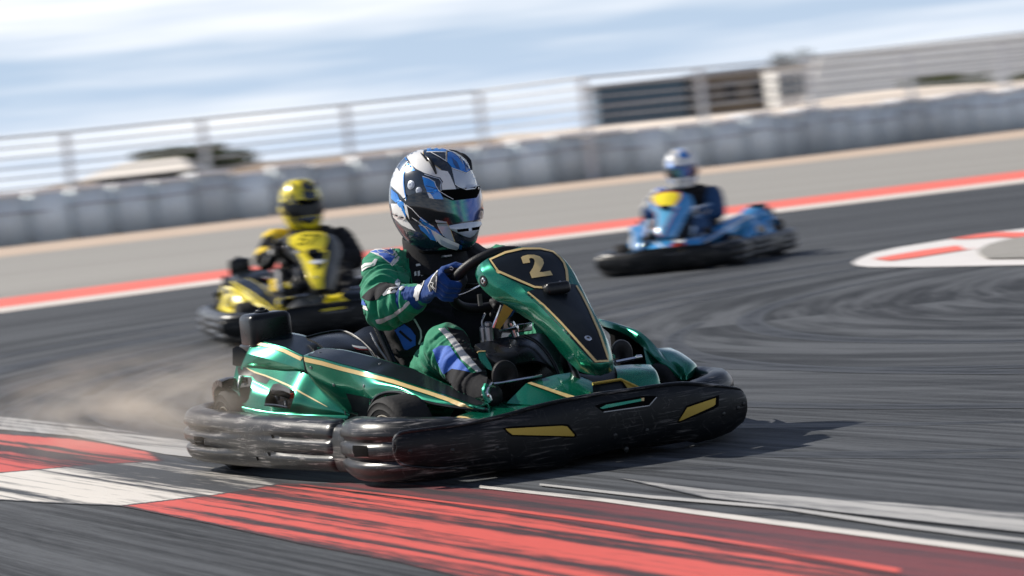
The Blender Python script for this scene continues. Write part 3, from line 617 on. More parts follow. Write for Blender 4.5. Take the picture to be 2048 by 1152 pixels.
# cover plate and logo beside the seat
cov = obj('engine_cover', *patch([A([(614, 676, -.42), (645, 668, -.42), (682, 663, -.42)]), A([(632, 684, -.34), (668, 676, -.33), (712, 674, -.34)]), A([(650, 698, -.26), (695, 696, -.24), (735, 697, -.25)]), A([(655, 712, -.24), (705, 716, -.22), (752, 722, -.22)])], 4, 4), M['satin'], kart)
mod(cov, 'SOLIDIFY', thickness=0.008); bake(cov)
tcv = bvh(cov)
decal('maker_badge', [[(703, 690), (712, 692), (730, 694), (737, 698), (720, 697.5), (706, 694)]], tcv, M['white'], cov, step=3)
decal('maker_badge', [[(707, 695), (722, 698.5), (738, 699), (737, 701), (715, 700.5)]], tcv, M['red'], cov, step=3, off=.0015)
obj('cover_edge', *tubep(A([(612, 675, -.42), (645, 666.5, -.42), (683, 662, -.42), (712, 673, -.34), (742, 700, -.25), (757, 724, -.2)]), 0.004, 8, 4), M['satin'], kart)
obj('seat_side_shell', *patch([A([(700, 672, -.42), (728, 655, -.40), (752, 650, -.38)]), A([(712, 676, -.36), (745, 680, -.3), (768, 690, -.28)]), A([(740, 700, -.26), (765, 720, -.22), (790, 735, -.2)])], 3, 3), M['satin'], kart)
obj('seat_stay', *tubep(A([(752, 648, -.20), (770, 688, -.17), (787, 728, -.13)]), [0.013, 0.013, 0.013], 12, 4), M['satin'], kart)
obj('seat_stay', *tubep(A([(742, 665, -.25), (757, 695, -.22), (780, 728, -.19)]), 0.005, 8, 4), M['steel'], kart)
obj('engine_block', *joinp(boxp((-0.42, 0.31, 0.20), (0.22, 0.16, 0.20), 0, 0.01), *[boxp((-0.42, 0.31, 0.13 + 0.02 * k), (0.25, 0.19, 0.006)) for k in range(8)]), M['steel'], kart)
# fuel tank, steering column and the metalwork seen under the fairing
tank = obj('fuel_tank', *patch([A([(952, 745, .36), (950, 694, .38), (957, 687, .36), (1000, 676, .32), (1050, 669, .30), (1085, 668, .30), (1125, 690, .30)]),
                               A([(975, 752, .42), (972, 712, .44), (975, 700, .42), (1010, 688, .39), (1052, 680, .37), (1082, 684, .37), (1120, 715, .38)]),
                               A([(1000, 760, .46), (1000, 730, .48), (1005, 712, .47), (1028, 705, .46), (1062, 697, .44), (1092, 712, .44), (1128, 748, .46)]),
                               A([(1010, 772, .46), (1018, 745, .50), (1030, 730, .50), (1045, 725, .49), (1075, 722, .48), (1102, 735, .48), (1130, 765, .50)])], 4, 4), M['satin'], kart)
mod(tank, 'SOLIDIFY', thickness=0.008, offset=-1); bake(tank, 50)
obj('tank_edge', *tubep(A([(1048, 671, .39), (1072, 683, .42), (1094, 705, .455), (1112, 735, .48), (1120, 758, .50)]), 0.006, 10, 5), M['satin'], kart)
obj('tank_rear', *boxp((0.28, 0.02, 0.20), (0.16, 0.30, 0.24), 0, 0.03), M['satin'], kart)
gp = obj('tank_side_badge', *patch([A([(955, 704, .425), (971, 703, .435)]), A([(958, 716, .43), (977, 716, .445)]), A([(968, 735, .44), (986, 742, .46)])], 2), M['paint'], kart)
obj('badge_trim', *tubep(A([(955, 706, .43), (957, 703, .43), (971, 702.5, .44)]), 0.002, 6, 2), M['gold'], kart)
obj('steering_column', *tubep([(0.32, -0.02, 0.54), (0.48, 0.06, 0.42), (0.66, 0.05, 0.20)], 0.011, 12, 1), M['satin'], kart)
obj('filler_pipe', *tubep(A([(1021, 645, .34), (1026, 655, .34), (1032, 673, .34)]), [0.0115, 0.012, 0.012, 0.0115], 14, 4), M['chrome'], kart)
obj('master_cylinder', *joinp(lathep([(0.012, -.03), (0.014, -.028), (0.014, .012), (0.010, .016), (0.012, .018), (0.012, .026), (0.007, .030)], at(977, 663, x=.33), (0, 0.05, 1), 18), lathep([(0.010, -.03), (0.010, .02), (0.006, .024)], at(966, 668, x=.31), (0, 0.05, 1), 16)), M['steel'], kart)
obj('gold_bracket', *joinp(patch([A([(1008, 608, .38), (1026, 620, .40)]), A([(998, 630, .36), (1016, 635, .38)]), A([(988, 655, .34), (1000, 658, .35)])], 3)), M['goldmetal'], kart)
obj('bracket_arm', *joinp(tubep(A([(1004, 610, .37), (996, 632, .35), (986, 655, .34)]), 0.006, 8, 3), tubep(A([(998, 662, .35), (1015, 660, .36), (1040, 654, .37)]), 0.005, 8, 2), boxp(at(1048, 655, x=.37), (0.02, 0.05, 0.025), 0, 0.004)), M['chrome'], kart)
obj('brake_line', *tubep(A([(970, 627, .30), (966, 637, .31), (964, 648, .31), (968, 658, .32)]), 0.003, 8, 4), M['steel'], kart)
obj('cross_rod', *tubep(A([(905, 592, .30), (930, 585, .32), (962, 570, .36)]), 0.0025, 8, 2), M['chrome'], kart)
obj('bracket_plate', *boxp(at(960, 600, x=.30), (0.01, 0.012, 0.035)), M['steel'], kart)
# pedals
pd = obj('brake_pedal', *joinp(tubep(A([(985, 768, .56), (1030, 761, .57), (1084, 751, .58)]), 0.004, 8, 2), tubep(A([(985, 768, .56), (975, 785, .58), (982, 800, .58)]), 0.007, 8, 3)), M['chrome'], kart)
obj('pedal_lever', *joinp(tubep(A([(973, 770, .56), (969, 785, .57), (978, 806, .58)]), 0.009, 8, 3), lathep([(0.016, -.006), (0.016, .006)], at(983, 781, x=.57), (1, -.3, 0), 14)), M['paint'], kart)
hb = []
for s in range(9):
    t = s / 8; a = math.pi * t; hb.append((1008 - 26 * math.cos(a), 760 - 40 * math.sin(a) ** 0.8))
obj('heel_guard', *joinp(patch([[at(x_, y_, x=.50) for x_, y_ in hb], [at(x_ + 3, y_ + 2, x=.53) for x_, y_ in hb], [at(1008 + (x_ - 1008) * .5 + 4, 762 + (y_ - 760) * .5, x=.53) for x_, y_ in hb], [at(1011, 761, x=.52) for _ in hb]], 3, 3)), M['leather'], kart)
hb2 = [(1242 - 22 * math.cos(math.pi * t / 8), 715 - 36 * math.sin(math.pi * t / 8) ** .8) for t in range(9)]
obj('heel_guard', *joinp(patch([[at(x_, y_, x=.42) for x_, y_ in hb2], [at(x_ + 2, y_ + 2, x=.45) for x_, y_ in hb2], [at(1242 + (x_ - 1242) * .5, 717 + (y_ - 715) * .5, x=.45) for x_, y_ in hb2], [at(1243, 716, x=.44) for _ in hb2]], 3, 3)), M['leather'], kart)
obj('throttle_pedal', *joinp(tubep(A([(1232, 724, .54), (1272, 716, .55)]), 0.005, 8, 1), lathep([(0.007, 0), (.007, .02)], at(1271, 715, x=.55), (0, 1, 0), 12)), M['chrome'], kart)
# steering wheel: thick padded rim
wc = Vector((0.285, -0.035, 0.548)); wnrm = Vector((-0.64, 0, 0.77)).normalized(); wu = Vector((0, 1, 0)); wv = wnrm.cross(wu).normalized(); WR = 0.135
ringp = []
for k in range(24):
    a = 2 * math.pi * k / 24; rx = WR * (1.0 if math.cos(a) > -2 else 1); ringp.append(wc + (wu * math.cos(a) + wv * math.sin(a)) * rx)
sw_ = obj('steering_wheel', *tubep(ringp, 0.0155, 14, 3, closed=True), M['leather'], kart)
for s in (0.0, math.pi, -math.pi / 2):
    e = wc + (wu * math.cos(s) + wv * math.sin(s)) * (WR - .01)
    obj('spoke', *tubep([wc - wnrm * 0.02, wc.lerp(e, .5) - wnrm * .015, e], [0.012, .010, .009], 8, 3, flat=0.5), M['satin'], sw_)
obj('hub', *lathep([(0.035, -.03), (0.038, -.01), (0.03, 0), (0.01, .003)], wc, wnrm, 24), M['satin'], sw_)
# ------------------------------------------------------------------ the driver
driver = empty('person', 'driver in green and black suit, blue gloves and white-blue helmet, steering the green kart', 'person')
def blobs(caps_):
    V, F = [], []
    sph = []
    for i in range(7):
        for j in range(12):
            th = math.pi * i / 6; ph = 2 * math.pi * j / 12; sph.append(Vector((math.sin(th) * math.cos(ph), math.sin(th) * math.sin(ph), math.cos(th))))
    sf = gridfaces(7, 12, 0, True)
    for a, ra, b, rb in caps_:
        a, b = Vector(a), Vector(b); n = max(2, int((b - a).length / (min(ra, rb) * 0.35)) + 1)
        for k in range(n):
            t = k / (n - 1); c = a.lerp(b, t); r = ra + (rb - ra) * t; o = len(V)
            V += [c + s * r for s in sph]; F += [tuple(i + o for i in q) for q in sf]
    return V, F
def remeshed(name, caps_, vox, m, parent, smooth=6):
    V, F = blobs(caps_)
    me = bpy.data.meshes.new(name); me.from_pydata([tuple(v) for v in V], [], F); o = bpy.data.objects.new(name, me); col.objects.link(o)
    mod(o, 'REMESH', mode='VOXEL', voxel_size=vox, use_smooth_shade=True); mod(o, 'SMOOTH', factor=0.6, iterations=smooth); bake(o, 180)
    for q in (m if isinstance(m, (list, tuple)) else [m]): o.data.materials.append(q)
    o.parent = parent; return o
shR = at(768, 541, x=-.17); elR = at(770, 617, x=-.01); wrR = at(836, 592, x=.13)
shL = Vector((shR.x - .03, -shR.y + 0.0, shR.z - .045)); elL = Vector((elR.x, 0.27, elR.z - .06)); wrL = Vector((wrR.x, 0.15, wrR.z - .07))
kneeR = at(893, 694, x=.24); ankR = at(948, 770, x=.47); toeR = at(985, 792, x=.56)
kneeL, ankL, toeL = [Vector((p.x, -p.y, p.z)) for p in (kneeR, ankR, toeR)]
caps_ = []; tagc = []
def cpx(t, *a): caps_.append(a); tagc.append(t)
cpx('t', (-.27, -.06, .17), .125, (-.24, -.06, .40), .125); cpx('t', (-.27, .06, .17), .125, (-.24, .06, .40), .125)
cpx('t', (-.24, -.075, .40), .135, (-.20, -.09, .55), .112); cpx('t', (-.24, .075, .40), .135, (-.20, .09, .55), .112)
cpx('t', (-.20, -.085, .55), .095, (-.20, .085, .55), .095); cpx('t', (-.19, -.08, .585), .065, tuple(shR), .072); cpx('t', (-.19, .08, .585), .065, tuple(shL), .066)
cpx('t', (-.19, 0, .60), .07, (-.15, -.02, .69), .062)
for sh, el, wr in ((shR, elR, wrR), (shL, elL, wrL)):
    cpx('a', sh, .076, sh.lerp(el, .5), .075); cpx('a', sh.lerp(el, .5), .075, el, .066); cpx('a', el, .066, el.lerp(wr, .45), .057); cpx('a', el.lerp(wr, .45), .054, wr, .040)
for s, kn, an, to in ((-1, kneeR, ankR, toeR), (1, kneeL, ankL, toeL)):
    cpx('l', Vector((-.22, s * .09, .17)), .095, kn, .068); cpx('l', kn, .066, an, .043); cpx('b', an, .042, to, .034)
body = remeshed('body', caps_, 0.0075, [M['suit_black'], M['suit_green'], M['suit_green'], M['leather']], driver)
# creases: ridges running across each limb, bunched at the inside of the joints
def nearest(p):
    best = None
    for i, (a, ra, b, rb) in enumerate(caps_):
        a, b = Vector(a), Vector(b); ab = b - a; t = max(0, min(1, (p - a).dot(ab) / max(1e-9, ab.length_squared))); d = (p - (a + ab * t)).length - (ra + (rb - ra) * t)
        if best is None or d < best[0]: best = (d, i, t)
    return best
me = body.data; near = []
nrm = [v.normal.copy() for v in me.vertices]
for v, n in zip(me.vertices, nrm):
    d, i, t = nearest(v.co); near.append(i); a, ra, b, rb = caps_[i]; ax = (Vector(b) - Vector(a)).normalized()
    al = v.co.dot(ax); pr = v.co - ax * al
    q = noise.noise(Vector((pr.x * 9 + 3.1, pr.y * 9 + al * 34 + noise.noise(v.co * 7) * 2.5, pr.z * 9)))
    q2 = noise.noise(v.co * 14 + Vector((5, 1, 2)))
    amp = 0.0105 if tagc[i] in 'al' else 0.006
    if tagc[i] == 'b': amp = 0.001
    v.co += n * (amp * (1 - abs(q) * 3.2) + 0.004 * q2)
kind_ix = {'t': 0, 'a': 1, 'l': 2, 'b': 3}
for p in me.polygons:
    i = near[p.vertices[0]]; p.material_index = kind_ix[tagc[i]]
mod(body, 'SUBSURF', levels=1, render_levels=1); bake(body, 180)
tb = bvh(body)
Z7 = lambda p: Z(700, 480, 5.237, p)
sp = lambda name, m, pts, off=0.0012, **k: decal(name, [pts], tb, M[m], body, off=off + 0.002, step=3, **k)
sp('suit_panel', 'suit_green', Z7([(150, 150), (350, 60), (480, 20), (560, 10), (640, 60), (600, 120), (590, 180), (610, 300), (620, 400), (600, 460), (520, 440), (490, 330), (440, 250), (300, 230), (150, 250)]), 0.0008)
sp('chest_panel', 'suit_black', Z7([(590, 115), (700, 100), (840, 130), (1000, 100), (1250, 80), (1250, 600), (1000, 700), (640, 460), (615, 300), (580, 180)]), 0.0010)
sp('shoulder_patch', 'suit_white', Z7([(205, 130), (370, 72), (435, 70), (512, 185), (503, 215), (440, 278), (412, 252), (330, 185)]), 0.0013)
sp('shoulder_patch', 'suit_blue', Z7([(215, 132), (380, 84), (425, 84), (470, 175), (418, 245), (335, 178), (270, 140)]), 0.0019)
sp('shoulder_emblem', 'suit_white', line(Z7([(262, 112), (330, 108), (380, 118), (445, 165), (370, 132), (315, 140), (290, 118)]), 1.6), 0.0025)
sp('tape_line', 'silver', line(Z7([(446, 78), (496, 184), (432, 262)]), 1.8), 0.0021)
sp('sleeve_patch', 'suit_white', Z7([(130, 270), (160, 245), (232, 238), (262, 203), (292, 205), (264, 268), (190, 292), (150, 320), (108, 356)]))
sp('sleeve_patch_line', 'suit_green', line(Z7([(140, 300), (175, 278), (225, 272), (250, 250)]), 1.4), 0.0019)
sp('elbow_band', 'suit_black', Z7([(128, 600), (200, 530), (312, 458), (390, 450), (470, 462), (500, 490), (420, 520), (350, 560), (300, 620), (235, 642), (170, 632)]))
sp('sleeve_logo', 'suit_white', Z7([(345, 575), (390, 520), (450, 500), (560, 490), (575, 500), (530, 535), (460, 560), (400, 570), (352, 592)]), 0.0018)
for a, b in (((392, 540), (440, 520)), ((430, 545), (490, 518)), ((480, 535), (530, 508))):
    sp('sleeve_letter', 'suit_black', line(Z7([a, ((a[0] + b[0]) / 2 - 8, (a[1] + b[1]) / 2 - 8), b]), 2.2), 0.0025)
sp('reflective_tape', 'silver', Z7([(270, 835), (340, 815), (420, 785), (500, 735), (555, 700), (590, 655), (612, 640), (625, 662), (585, 712), (520, 765), (440, 815), (370, 850), (315, 872), (285, 868)]), 0.0016)
sp('elbow_patch', 'suit_blue', Z7([(92, 598), (150, 630), (178, 690), (130, 675), (100, 650)]))
sp('elbow_patch', 'suit_white', Z7([(105, 655), (130, 676), (180, 692), (192, 742), (150, 720), (125, 690)]))
sp('inner_patch', 'h_grey', Z7([(470, 445), (495, 408), (520, 430), (522, 480), (500, 495), (478, 480)]))
for k, x0 in enumerate((672, 708, 745)):
    sp('chest_letter', 'suit_white', Z7([(x0, 340 - k * 8), (x0 + 22, 330 - k * 8), (x0 + 26, 372), (x0 + 2, 380)]), 0.0022)
sp('chest_letter', 'suit_white', line(Z7([(800, 322), (850, 310), (910, 312), (905, 330), (840, 335), (805, 330)]), 1.6), 0.0022)
sp('zip_line', 'silver', line(Z7([(948, 190), (958, 230), (966, 268)]), 1.8), 0.0022)
sp('zip_line', 'silver', line(Z7([(1056, 215), (1052, 250)]), 1.8), 0.0022)
sp('chest_piping', 'suit_green', line(Z7([(600, 200), (612, 300), (630, 400), (645, 450)]), 2.2), 0.0022)
sp('chest_badge', 'suit_white', Z7([(690, 260), (760, 250), (764, 268), (694, 280)]), 0.0022)
sp('chest_flash', 'suit_blue', Z7([(850, 170), (905, 160), (900, 200), (870, 215)]), 0.0022)
sp('hip_patch', 'suit_blue', Z7([(455, 915), (560, 870), (640, 930), (690, 1000), (690, 1100), (600, 1150), (570, 1140), (520, 1030)]))
sp('hip_patch_shade', 'suit_black', line(Z7([(520, 950), (600, 1020), (650, 1060)]), 5), 0.0018)
sp('hip_piping', 'silver', line(Z7([(672, 822), (700, 870), (740, 950), (745, 1020), (722, 1090)]), 3.2), 0.0016)
sp('knee_panel', 'suit_black', [(893, 655), (925, 662), (955, 700), (975, 745), (972, 790), (940, 780), (900, 745), (960, 748)], 0.0009)
sp('leg_panel', 'suit_black', [(888, 734), (915, 738), (940, 746), (965, 760), (975, 790), (950, 795), (915, 780), (893, 762)], 0.0012)
sp('leg_stripe', 'silver', [(878, 659), (889, 657), (905, 672), (930, 705), (962, 743), (953, 746), (925, 722), (900, 685)], 0.0020)
sp('knee_patch', 'suit_blue', [(867, 700), (880, 692), (900, 693), (915, 715), (940, 745), (905, 738), (888, 748), (874, 722)], 0.0016)
sp('boot_patch', 'white', [(966, 778), (972, 772), (974, 790), (970, 794), (965, 790)], 0.0016)
# collar
def ringo(c, rx, ry, z0, z1, flare, name, m, tilt=0.25):
    V = []; n = 28
    for k, (zz, f) in enumerate(((z0, 1.0 + flare), ((z0 + z1) / 2, 1.0), (z1, 1.0 + flare * .3))):
        for j in range(n):
            a = 2 * math.pi * j / n
            wob = 1 + 0.04 * math.sin(3 * a + k)
            V.append(Vector((c[0] + rx * f * wob * math.cos(a), c[1] + ry * f * wob * math.sin(a), c[2] + zz - tilt * rx * math.cos(a))))
    o = obj(name, V, gridfaces(3, n, 0, True), m, body); mod(o, 'SOLIDIFY', thickness=0.010, offset=0); mod(o, 'SUBSURF', levels=2, render_levels=2); bake(o, 180); return o
ringo((-.165, -.025, .642), .094, .092, -.055, .045, .22, 'collar', M['suit_black'])
ringo((-.165, -.025, .650), .077, .077, -.01, .044, .02, 'collar_lining', M['suit_green'])
obj('neck', *lathep([(.055, -.06), (.055, .03), (.054, .05)], (-.165, -.025, .655), (0.1, 0, 1), 20), M['skin'], body)
# gloves gripping the rim
def glove(side):
    hc_ = wc + wu * (side * WR); tng = wv * -1
    ga = 0.05 if side < 0 else 1.15
    hc_ = wc + (wu * math.cos(ga) * side + wv * math.sin(ga) * side) * WR
    out = wu * side; frt = wnrm * -1; C_ = []
    wr = wrR if side < 0 else wrL; el = elR if side < 0 else elL
    d = (wr - el).normalized()
    C_.append((el.lerp(wr, .66), .049, wr, .036)); C_.append((wr, .033, wr + d * .03, .033))
    for i, sft in enumerate((.034, .012, -.010, -.031)):
        c = hc_ + tng * sft
        def pt(ang, r): return c + (out * math.cos(R(ang)) + frt * math.sin(R(ang))) * r
        k0 = pt(-8, .046); L_ = (1.0, 1.06, 1.0, .85)[i]
        C_.append((wr + tng * sft * .5 + d * .02, .020, k0, .0165))
        seq = [k0, pt(38 * L_, .040), pt(85 * L_, .033), pt(135 * L_, .029), pt(175 * L_, .027)]
        rr_ = [.0145, .0130, .0120, .0112, .0100]
        if i == 3: rr_ = [r * .88 for r in rr_]
        for a in range(4): C_.append((seq[a], rr_[a], seq[a + 1], rr_[a + 1]))
    tb_ = hc_ - tng * .0
    th = [wr + d * .03 - frt * .012, hc_ + out * .020 - frt * .034 + tng * .025, hc_ - out * .010 - frt * .032 + tng * .045, hc_ - out * .028 - frt * .018 + tng * .052]
    for a in range(3): C_.append((th[a], (.020, .016, .0135, .011)[a], th[a + 1], (.020, .016, .0135, .011)[a + 1]))
    g = remeshed('glove', C_, 0.0032, M['glove'], driver, 2)
    fcap = [j for j in range(len(C_)) if 6 <= j and (j - 2) % 5 in (2, 3, 4) and j < 22]
    g.data.materials.append(M['glove_b'])
    seg_ = [(Vector(C_[j][0]), Vector(C_[j][2]), (C_[j][1] + C_[j][3]) / 2, j) for j in range(len(C_))]
    def dseg(p, a, b, r): ab = b - a; t = max(0, min(1, (p - a).dot(ab) / max(1e-9, ab.length_squared))); return (p - a - ab * t).length - r
    for pl in g.data.polygons:
        c = pl.center; j = min(seg_, key=lambda q: dseg(c, q[0], q[1], q[2]))[3]
        if j >= 2 and j < 22 and (j - 2) % 5 in (3, 4): pl.material_index = 1
    for v in g.data.vertices:
        v.co += v.normal * (0.0018 * noise.noise(v.co * 45) + 0.0012 * noise.noise(v.co * 90))
    return g
gR = glove(-1); gL = glove(1)
tg = bvh(gR)
gp_ = lambda name, m, pts, off=0.0010: decal(name, [pts], tg, M[m], gR, off=off + 0.001, step=2.5)
gp_('cuff_panel', 'glove_b', Z7([(668, 590), (690, 500), (740, 430), (795, 398), (770, 470), (730, 560), (722, 630), (690, 640)]))
gp_('cuff_outline', 'white', line(Z7([(672, 590), (692, 505), (742, 435), (792, 402), (768, 470), (728, 555), (715, 628), (695, 632), (690, 600), (672, 592)]), 1.5), 0.0016)
gp_('cuff_mark', 'white', line(Z7([(690, 570), (712, 560), (700, 530), (725, 515), (715, 490), (742, 470)]), 1.3), 0.0018)
gp_('hand_panel', 'glove_b', Z7([(820, 480), (850, 410), (920, 320), (915, 420), (905, 545), (870, 500), (850, 545), (830, 520)]))
gp_('hand_outline', 'white', line(Z7([(925, 322), (870, 390), (825, 478), (838, 540), (850, 470), (900, 540), (908, 440), (912, 380)]), 1.6), 0.0016)
gp_('hand_outline', 'white', line(Z7([(850, 440), (880, 450), (868, 480), (895, 510)]), 1.4), 0.0016)
gp_('finger_panel', 'glove_b', Z7([(985, 310), (1060, 285), (1120, 290), (1170, 350), (1190, 420), (1150, 480), (1100, 420), (1040, 350), (990, 340)]))
gp_('finger_mark', 'white', line(Z7([(1045, 288), (1062, 280), (1080, 295), (1068, 312), (1048, 305)]), 1.4), 0.0018)
gp_('finger_mark', 'white', line(Z7([(1108, 330), (1170, 372), (1158, 398), (1098, 352), (1108, 330)]), 1.3), 0.0018)

# ------------------------------------------------------------------ helmet
HC = Vector((-0.140, -0.022, 0.807)); HM = Matrix.Rotation(R(15), 3, 'Z') @ Matrix.Rotation(R(3), 3, 'Y')
prof_h = [(.163, .004, .004, .004), (.160, .036, .036, .032), (.149, .070, .074, .064), (.128, .100, .108, .090), (.095, .126, .136, .113), (.055, .143, .155, .127), (.01, .153, .163, .133), (-.035, .159, .163, .133),
          (-.075, .163, .152, .127), (-.108, .165, .135, .117), (-.135, .160, .118, .105), (-.152, .147, .105, .094), (-.160, .130, .095, .085)]
def hsurf(az, s, off=0.0):
    """az degrees from the front, s index along the profile"""
    i = min(int(s), len(prof_h) - 2); t = s - i
    P = [Vector(prof_h[max(0, min(len(prof_h) - 1, i + k))]) for k in (-1, 0, 1, 2)]
    z, xf, xb, wd = [cr(P[0][k], P[1][k], P[2][k], P[3][k], t) for k in range(4)]
    a = R(az); c, s_ = math.cos(a), math.sin(a); n = 2 / 2.25
    x = math.copysign(abs(c) ** n, c) * (xf if c > 0 else xb * 0.90); y = math.copysign(abs(s_) ** n, s_) * wd * 0.98
    if z < 0.0: x = x - 0.0; z2 = z + max(0, 0.03 - x) * 0.30 * min(1, (-z / .15)) ** 1.3
    else: z2 = z
    if x > .09 and z < -.04: y *= 1 - 0.25 * min(1, (x - .09) / .07) * min(1, (-z - .04) / .08)
    p = Vector((x, y, z2))
    if off: p += p.normalized() * off
    return HC + HM @ p
def hgrid(azs, ss, off=0.0):
    V = [hsurf(a, s, off) for s in ss for a in azs]; return V, gridfaces(len(ss), len(azs))
V = []; NS = 60; NA = 96
for i in range(NS + 1):
    for j in range(NA): V.append(hsurf(360 * j / NA, 12 * i / NS))
helmet = obj('helmet', V, gridfaces(NS + 1, NA, 0, True) + [tuple(range(NA))], M['h_navy'], driver, ang=60)
VA = [-104 + 208 * j / 48 for j in range(49)]
def s_hi(a): return 5.55 + 0.9 * max(0, (abs(a) - 62) / 42) ** 1.5
def s_lo(a): return 7.80 - 0.75 * max(0, (abs(a) - 38) / 66) ** 1.2
V = []
for i in range(13):
    t = i / 12
    for a in VA: V.append(hsurf(a, s_hi(a) + (s_lo(a) - s_hi(a)) * t, 0.005))
visor = obj('visor', V, gridfaces(13, len(VA)), M['visor'], helmet, ang=80)
mod(visor, 'SOLIDIFY', thickness=0.003, offset=1); bake(visor, 60)
V = []; VB = [-40 + 80 * j / 32 for j in range(33)]
for i in range(6):
    t = i / 5
    for a in VB: V.append(hsurf(a, s_hi(a) - 0.04 + (0.72 * t) * (1 - 0.85 * max(0, (abs(a) - 18) / 22)), 0.0088))
band = obj('sun_strip', V, gridfaces(6, len(VB)), M['matte'], visor, ang=80)
thm = bvh(helmet, visor, band)
obj('helmet_edge_trim', *tubep([hsurf(360 * j / 48, 11.9) for j in range(48)], 0.005, 8, 2, closed=True), M['matte'], helmet)
Z8 = lambda p: Z(770, 280, 4.8, p)
hmirror = Matrix.Translation(HC) @ HM.to_4x4() @ Matrix.Diagonal((1, -1, 1, 1)) @ HM.to_4x4().inverted() @ Matrix.Translation(-HC)
lh = lambda p, w_: line(p, [v * 4.8 for v in w_] if isinstance(w_, list) else w_ * 4.8)
def hd(name, m, pts, off=0.0012, mir=None):
    if mir is None: mir = max(p[0] for p in pts) < (560 if max(p[1] for p in pts) > 500 else 240)
    d = decal(name, [Z8(pts)], thm, M[m], helmet, off=off, step=4)
    if mir:
        me = d.data.copy(); me.transform(hmirror); me.flip_normals(); c = bpy.data.objects.new(name, me); col.objects.link(c); c.parent = helmet
    return d
hd('white_flash', 'h_white', [(240, 98), (300, 78), (400, 70), (372, 100), (362, 140), (400, 192), (470, 240), (540, 292), (600, 302), (622, 335), (682, 472), (550, 478), (543, 430), (556, 400), (530, 362), (470, 347), (380, 318), (300, 278), (250, 222), (214, 172), (220, 125)])
hd('white_flash_line', 'h_grey', lh([(380, 330), (465, 358), (520, 372), (542, 405), (532, 440), (538, 486)], 1.6), 0.002)
hd('gold_line', 'gold', lh([(366, 120), (372, 150), (405, 196), (475, 243), (538, 290)], 1.2), 0.0024)
hd('rear_white', 'h_white', [(70, 262), (112, 250), (142, 310), (178, 262), (192, 272), (176, 400), (188, 500), (204, 590), (150, 525), (60, 440), (55, 340)])
hd('rear_slate', 'h_slate', [(160, 150), (200, 180), (215, 200), (190, 250), (148, 300), (116, 240), (120, 190)])
hd('blue_edge', 'h_blue', lh([(158, 150), (195, 172), (215, 198)], 1.8), 0.002)
hd('white_edge', 'h_white', lh([(222, 206), (185, 250), (150, 302), (112, 365)], 1.5), 0.002)
hd('blue_strip', 'h_blue', [(203, 222), (225, 224), (292, 292), (262, 300), (215, 250)])
hd('blue_edge', 'h_blue', lh([(196, 260), (182, 330), (182, 420), (192, 500), (206, 570)], 1.6), 0.002)
hd('side_blue', 'h_blue', [(358, 345), (420, 364), (480, 400), (492, 440), (522, 490), (562, 570), (470, 566), (430, 558), (410, 520), (398, 478), (378, 435)])
hd('side_blue_line', 'h_white', lh([(362, 350), (420, 368), (476, 402), (488, 440), (520, 490), (600, 540), (655, 570)], 1.1), 0.002)
hd('side_blue_line', 'h_navy', lh([(392, 440), (440, 452), (500, 470)], 1.2), 0.002)
hd('side_blue_line', 'h_white', lh([(408, 500), (440, 520), (468, 566), (430, 555), (408, 500)], 1.1), 0.002)
hd('crown_blue', 'h_blue', [(402, 82), (500, 70), (590, 92), (585, 118), (480, 116), (398, 116)], mir=False)
hd('crown_blue', 'h_blue', [(600, 122), (645, 112), (700, 150), (745, 236), (722, 180), (770, 165), (812, 205), (842, 272), (780, 312), (700, 286), (640, 264), (595, 208)], mir=False)
hd('crown_dark', 'h_dblue', [(640, 170), (690, 215), (720, 285), (680, 270), (655, 225)], 0.002, mir=False)
hd('crown_dark', 'h_dblue', [(740, 160), (790, 215), (800, 280), (775, 300), (760, 220)], 0.002, mir=False)
hd('crown_line', 'h_white', lh([(398, 120), (480, 118), (582, 120), (582, 205)], 1.5), 0.0024, mir=False)
hd('crown_line', 'h_white', lh([(440, 122), (520, 165), (595, 212)], 1.4), 0.0024, mir=False)
hd('crown_line', 'h_white', lh([(590, 98), (650, 120), (705, 160), (748, 240), (718, 150), (680, 110)], 1.4), 0.0024, mir=False)
hd('crown_line', 'gold', lh([(588, 112), (592, 208)], 1.2), 0.0026, mir=False)
hd('forehead_pearl', 'h_grey', [(640, 277), (700, 297), (775, 323), (845, 287), (878, 345), (890, 400), (883, 432), (860, 465), (780, 475), (700, 446), (670, 420)], mir=False)
hd('forehead_line', 'h_white', lh([(636, 270), (700, 292), (777, 320), (848, 282)], 1.4), 0.002, mir=False)
hd('forehead_line', 'h_white', lh([(668, 422), (700, 448), (780, 477), (860, 467), (885, 432)], 1.4), 0.002, mir=False)
hd('right_white', 'h_white', [(850, 275), (885, 320), (915, 385), (930, 476), (895, 476), (893, 400), (872, 330)], mir=False)
hd('chin_white', 'h_grey', [(485, 765), (590, 785), (630, 870), (668, 972), (600, 950), (560, 915), (520, 850)])
hd('chin_line', 'h_white', lh([(487, 767), (522, 850), (562, 917)], 1.3), 0.002)
hd('chin_line', 'gold', lh([(592, 787), (632, 870), (670, 974)], 1.2), 0.002)
hd('jaw_white', 'h_white', [(438, 858), (490, 880), (560, 930), (640, 965), (712, 1000), (705, 1060), (600, 1035), (530, 1000), (490, 950), (460, 900)])
hd('jaw_grey', 'h_grey', [(530, 950), (600, 985), (700, 1025), (700, 1050), (600, 1028), (540, 995)], 0.0018)
hd('jaw_tip', 'h_dblue', [(712, 1000), (740, 1010), (738, 1060), (705, 1062)])
hd('jaw_blue', 'h_blue', [(320, 812), (380, 838), (440, 862), (468, 910), (500, 972), (440, 955), (385, 895), (345, 862)])
hd('jaw_blue', 'h_blue', [(345, 740), (430, 800), (510, 870), (545, 915), (480, 880), (400, 830), (330, 780)])
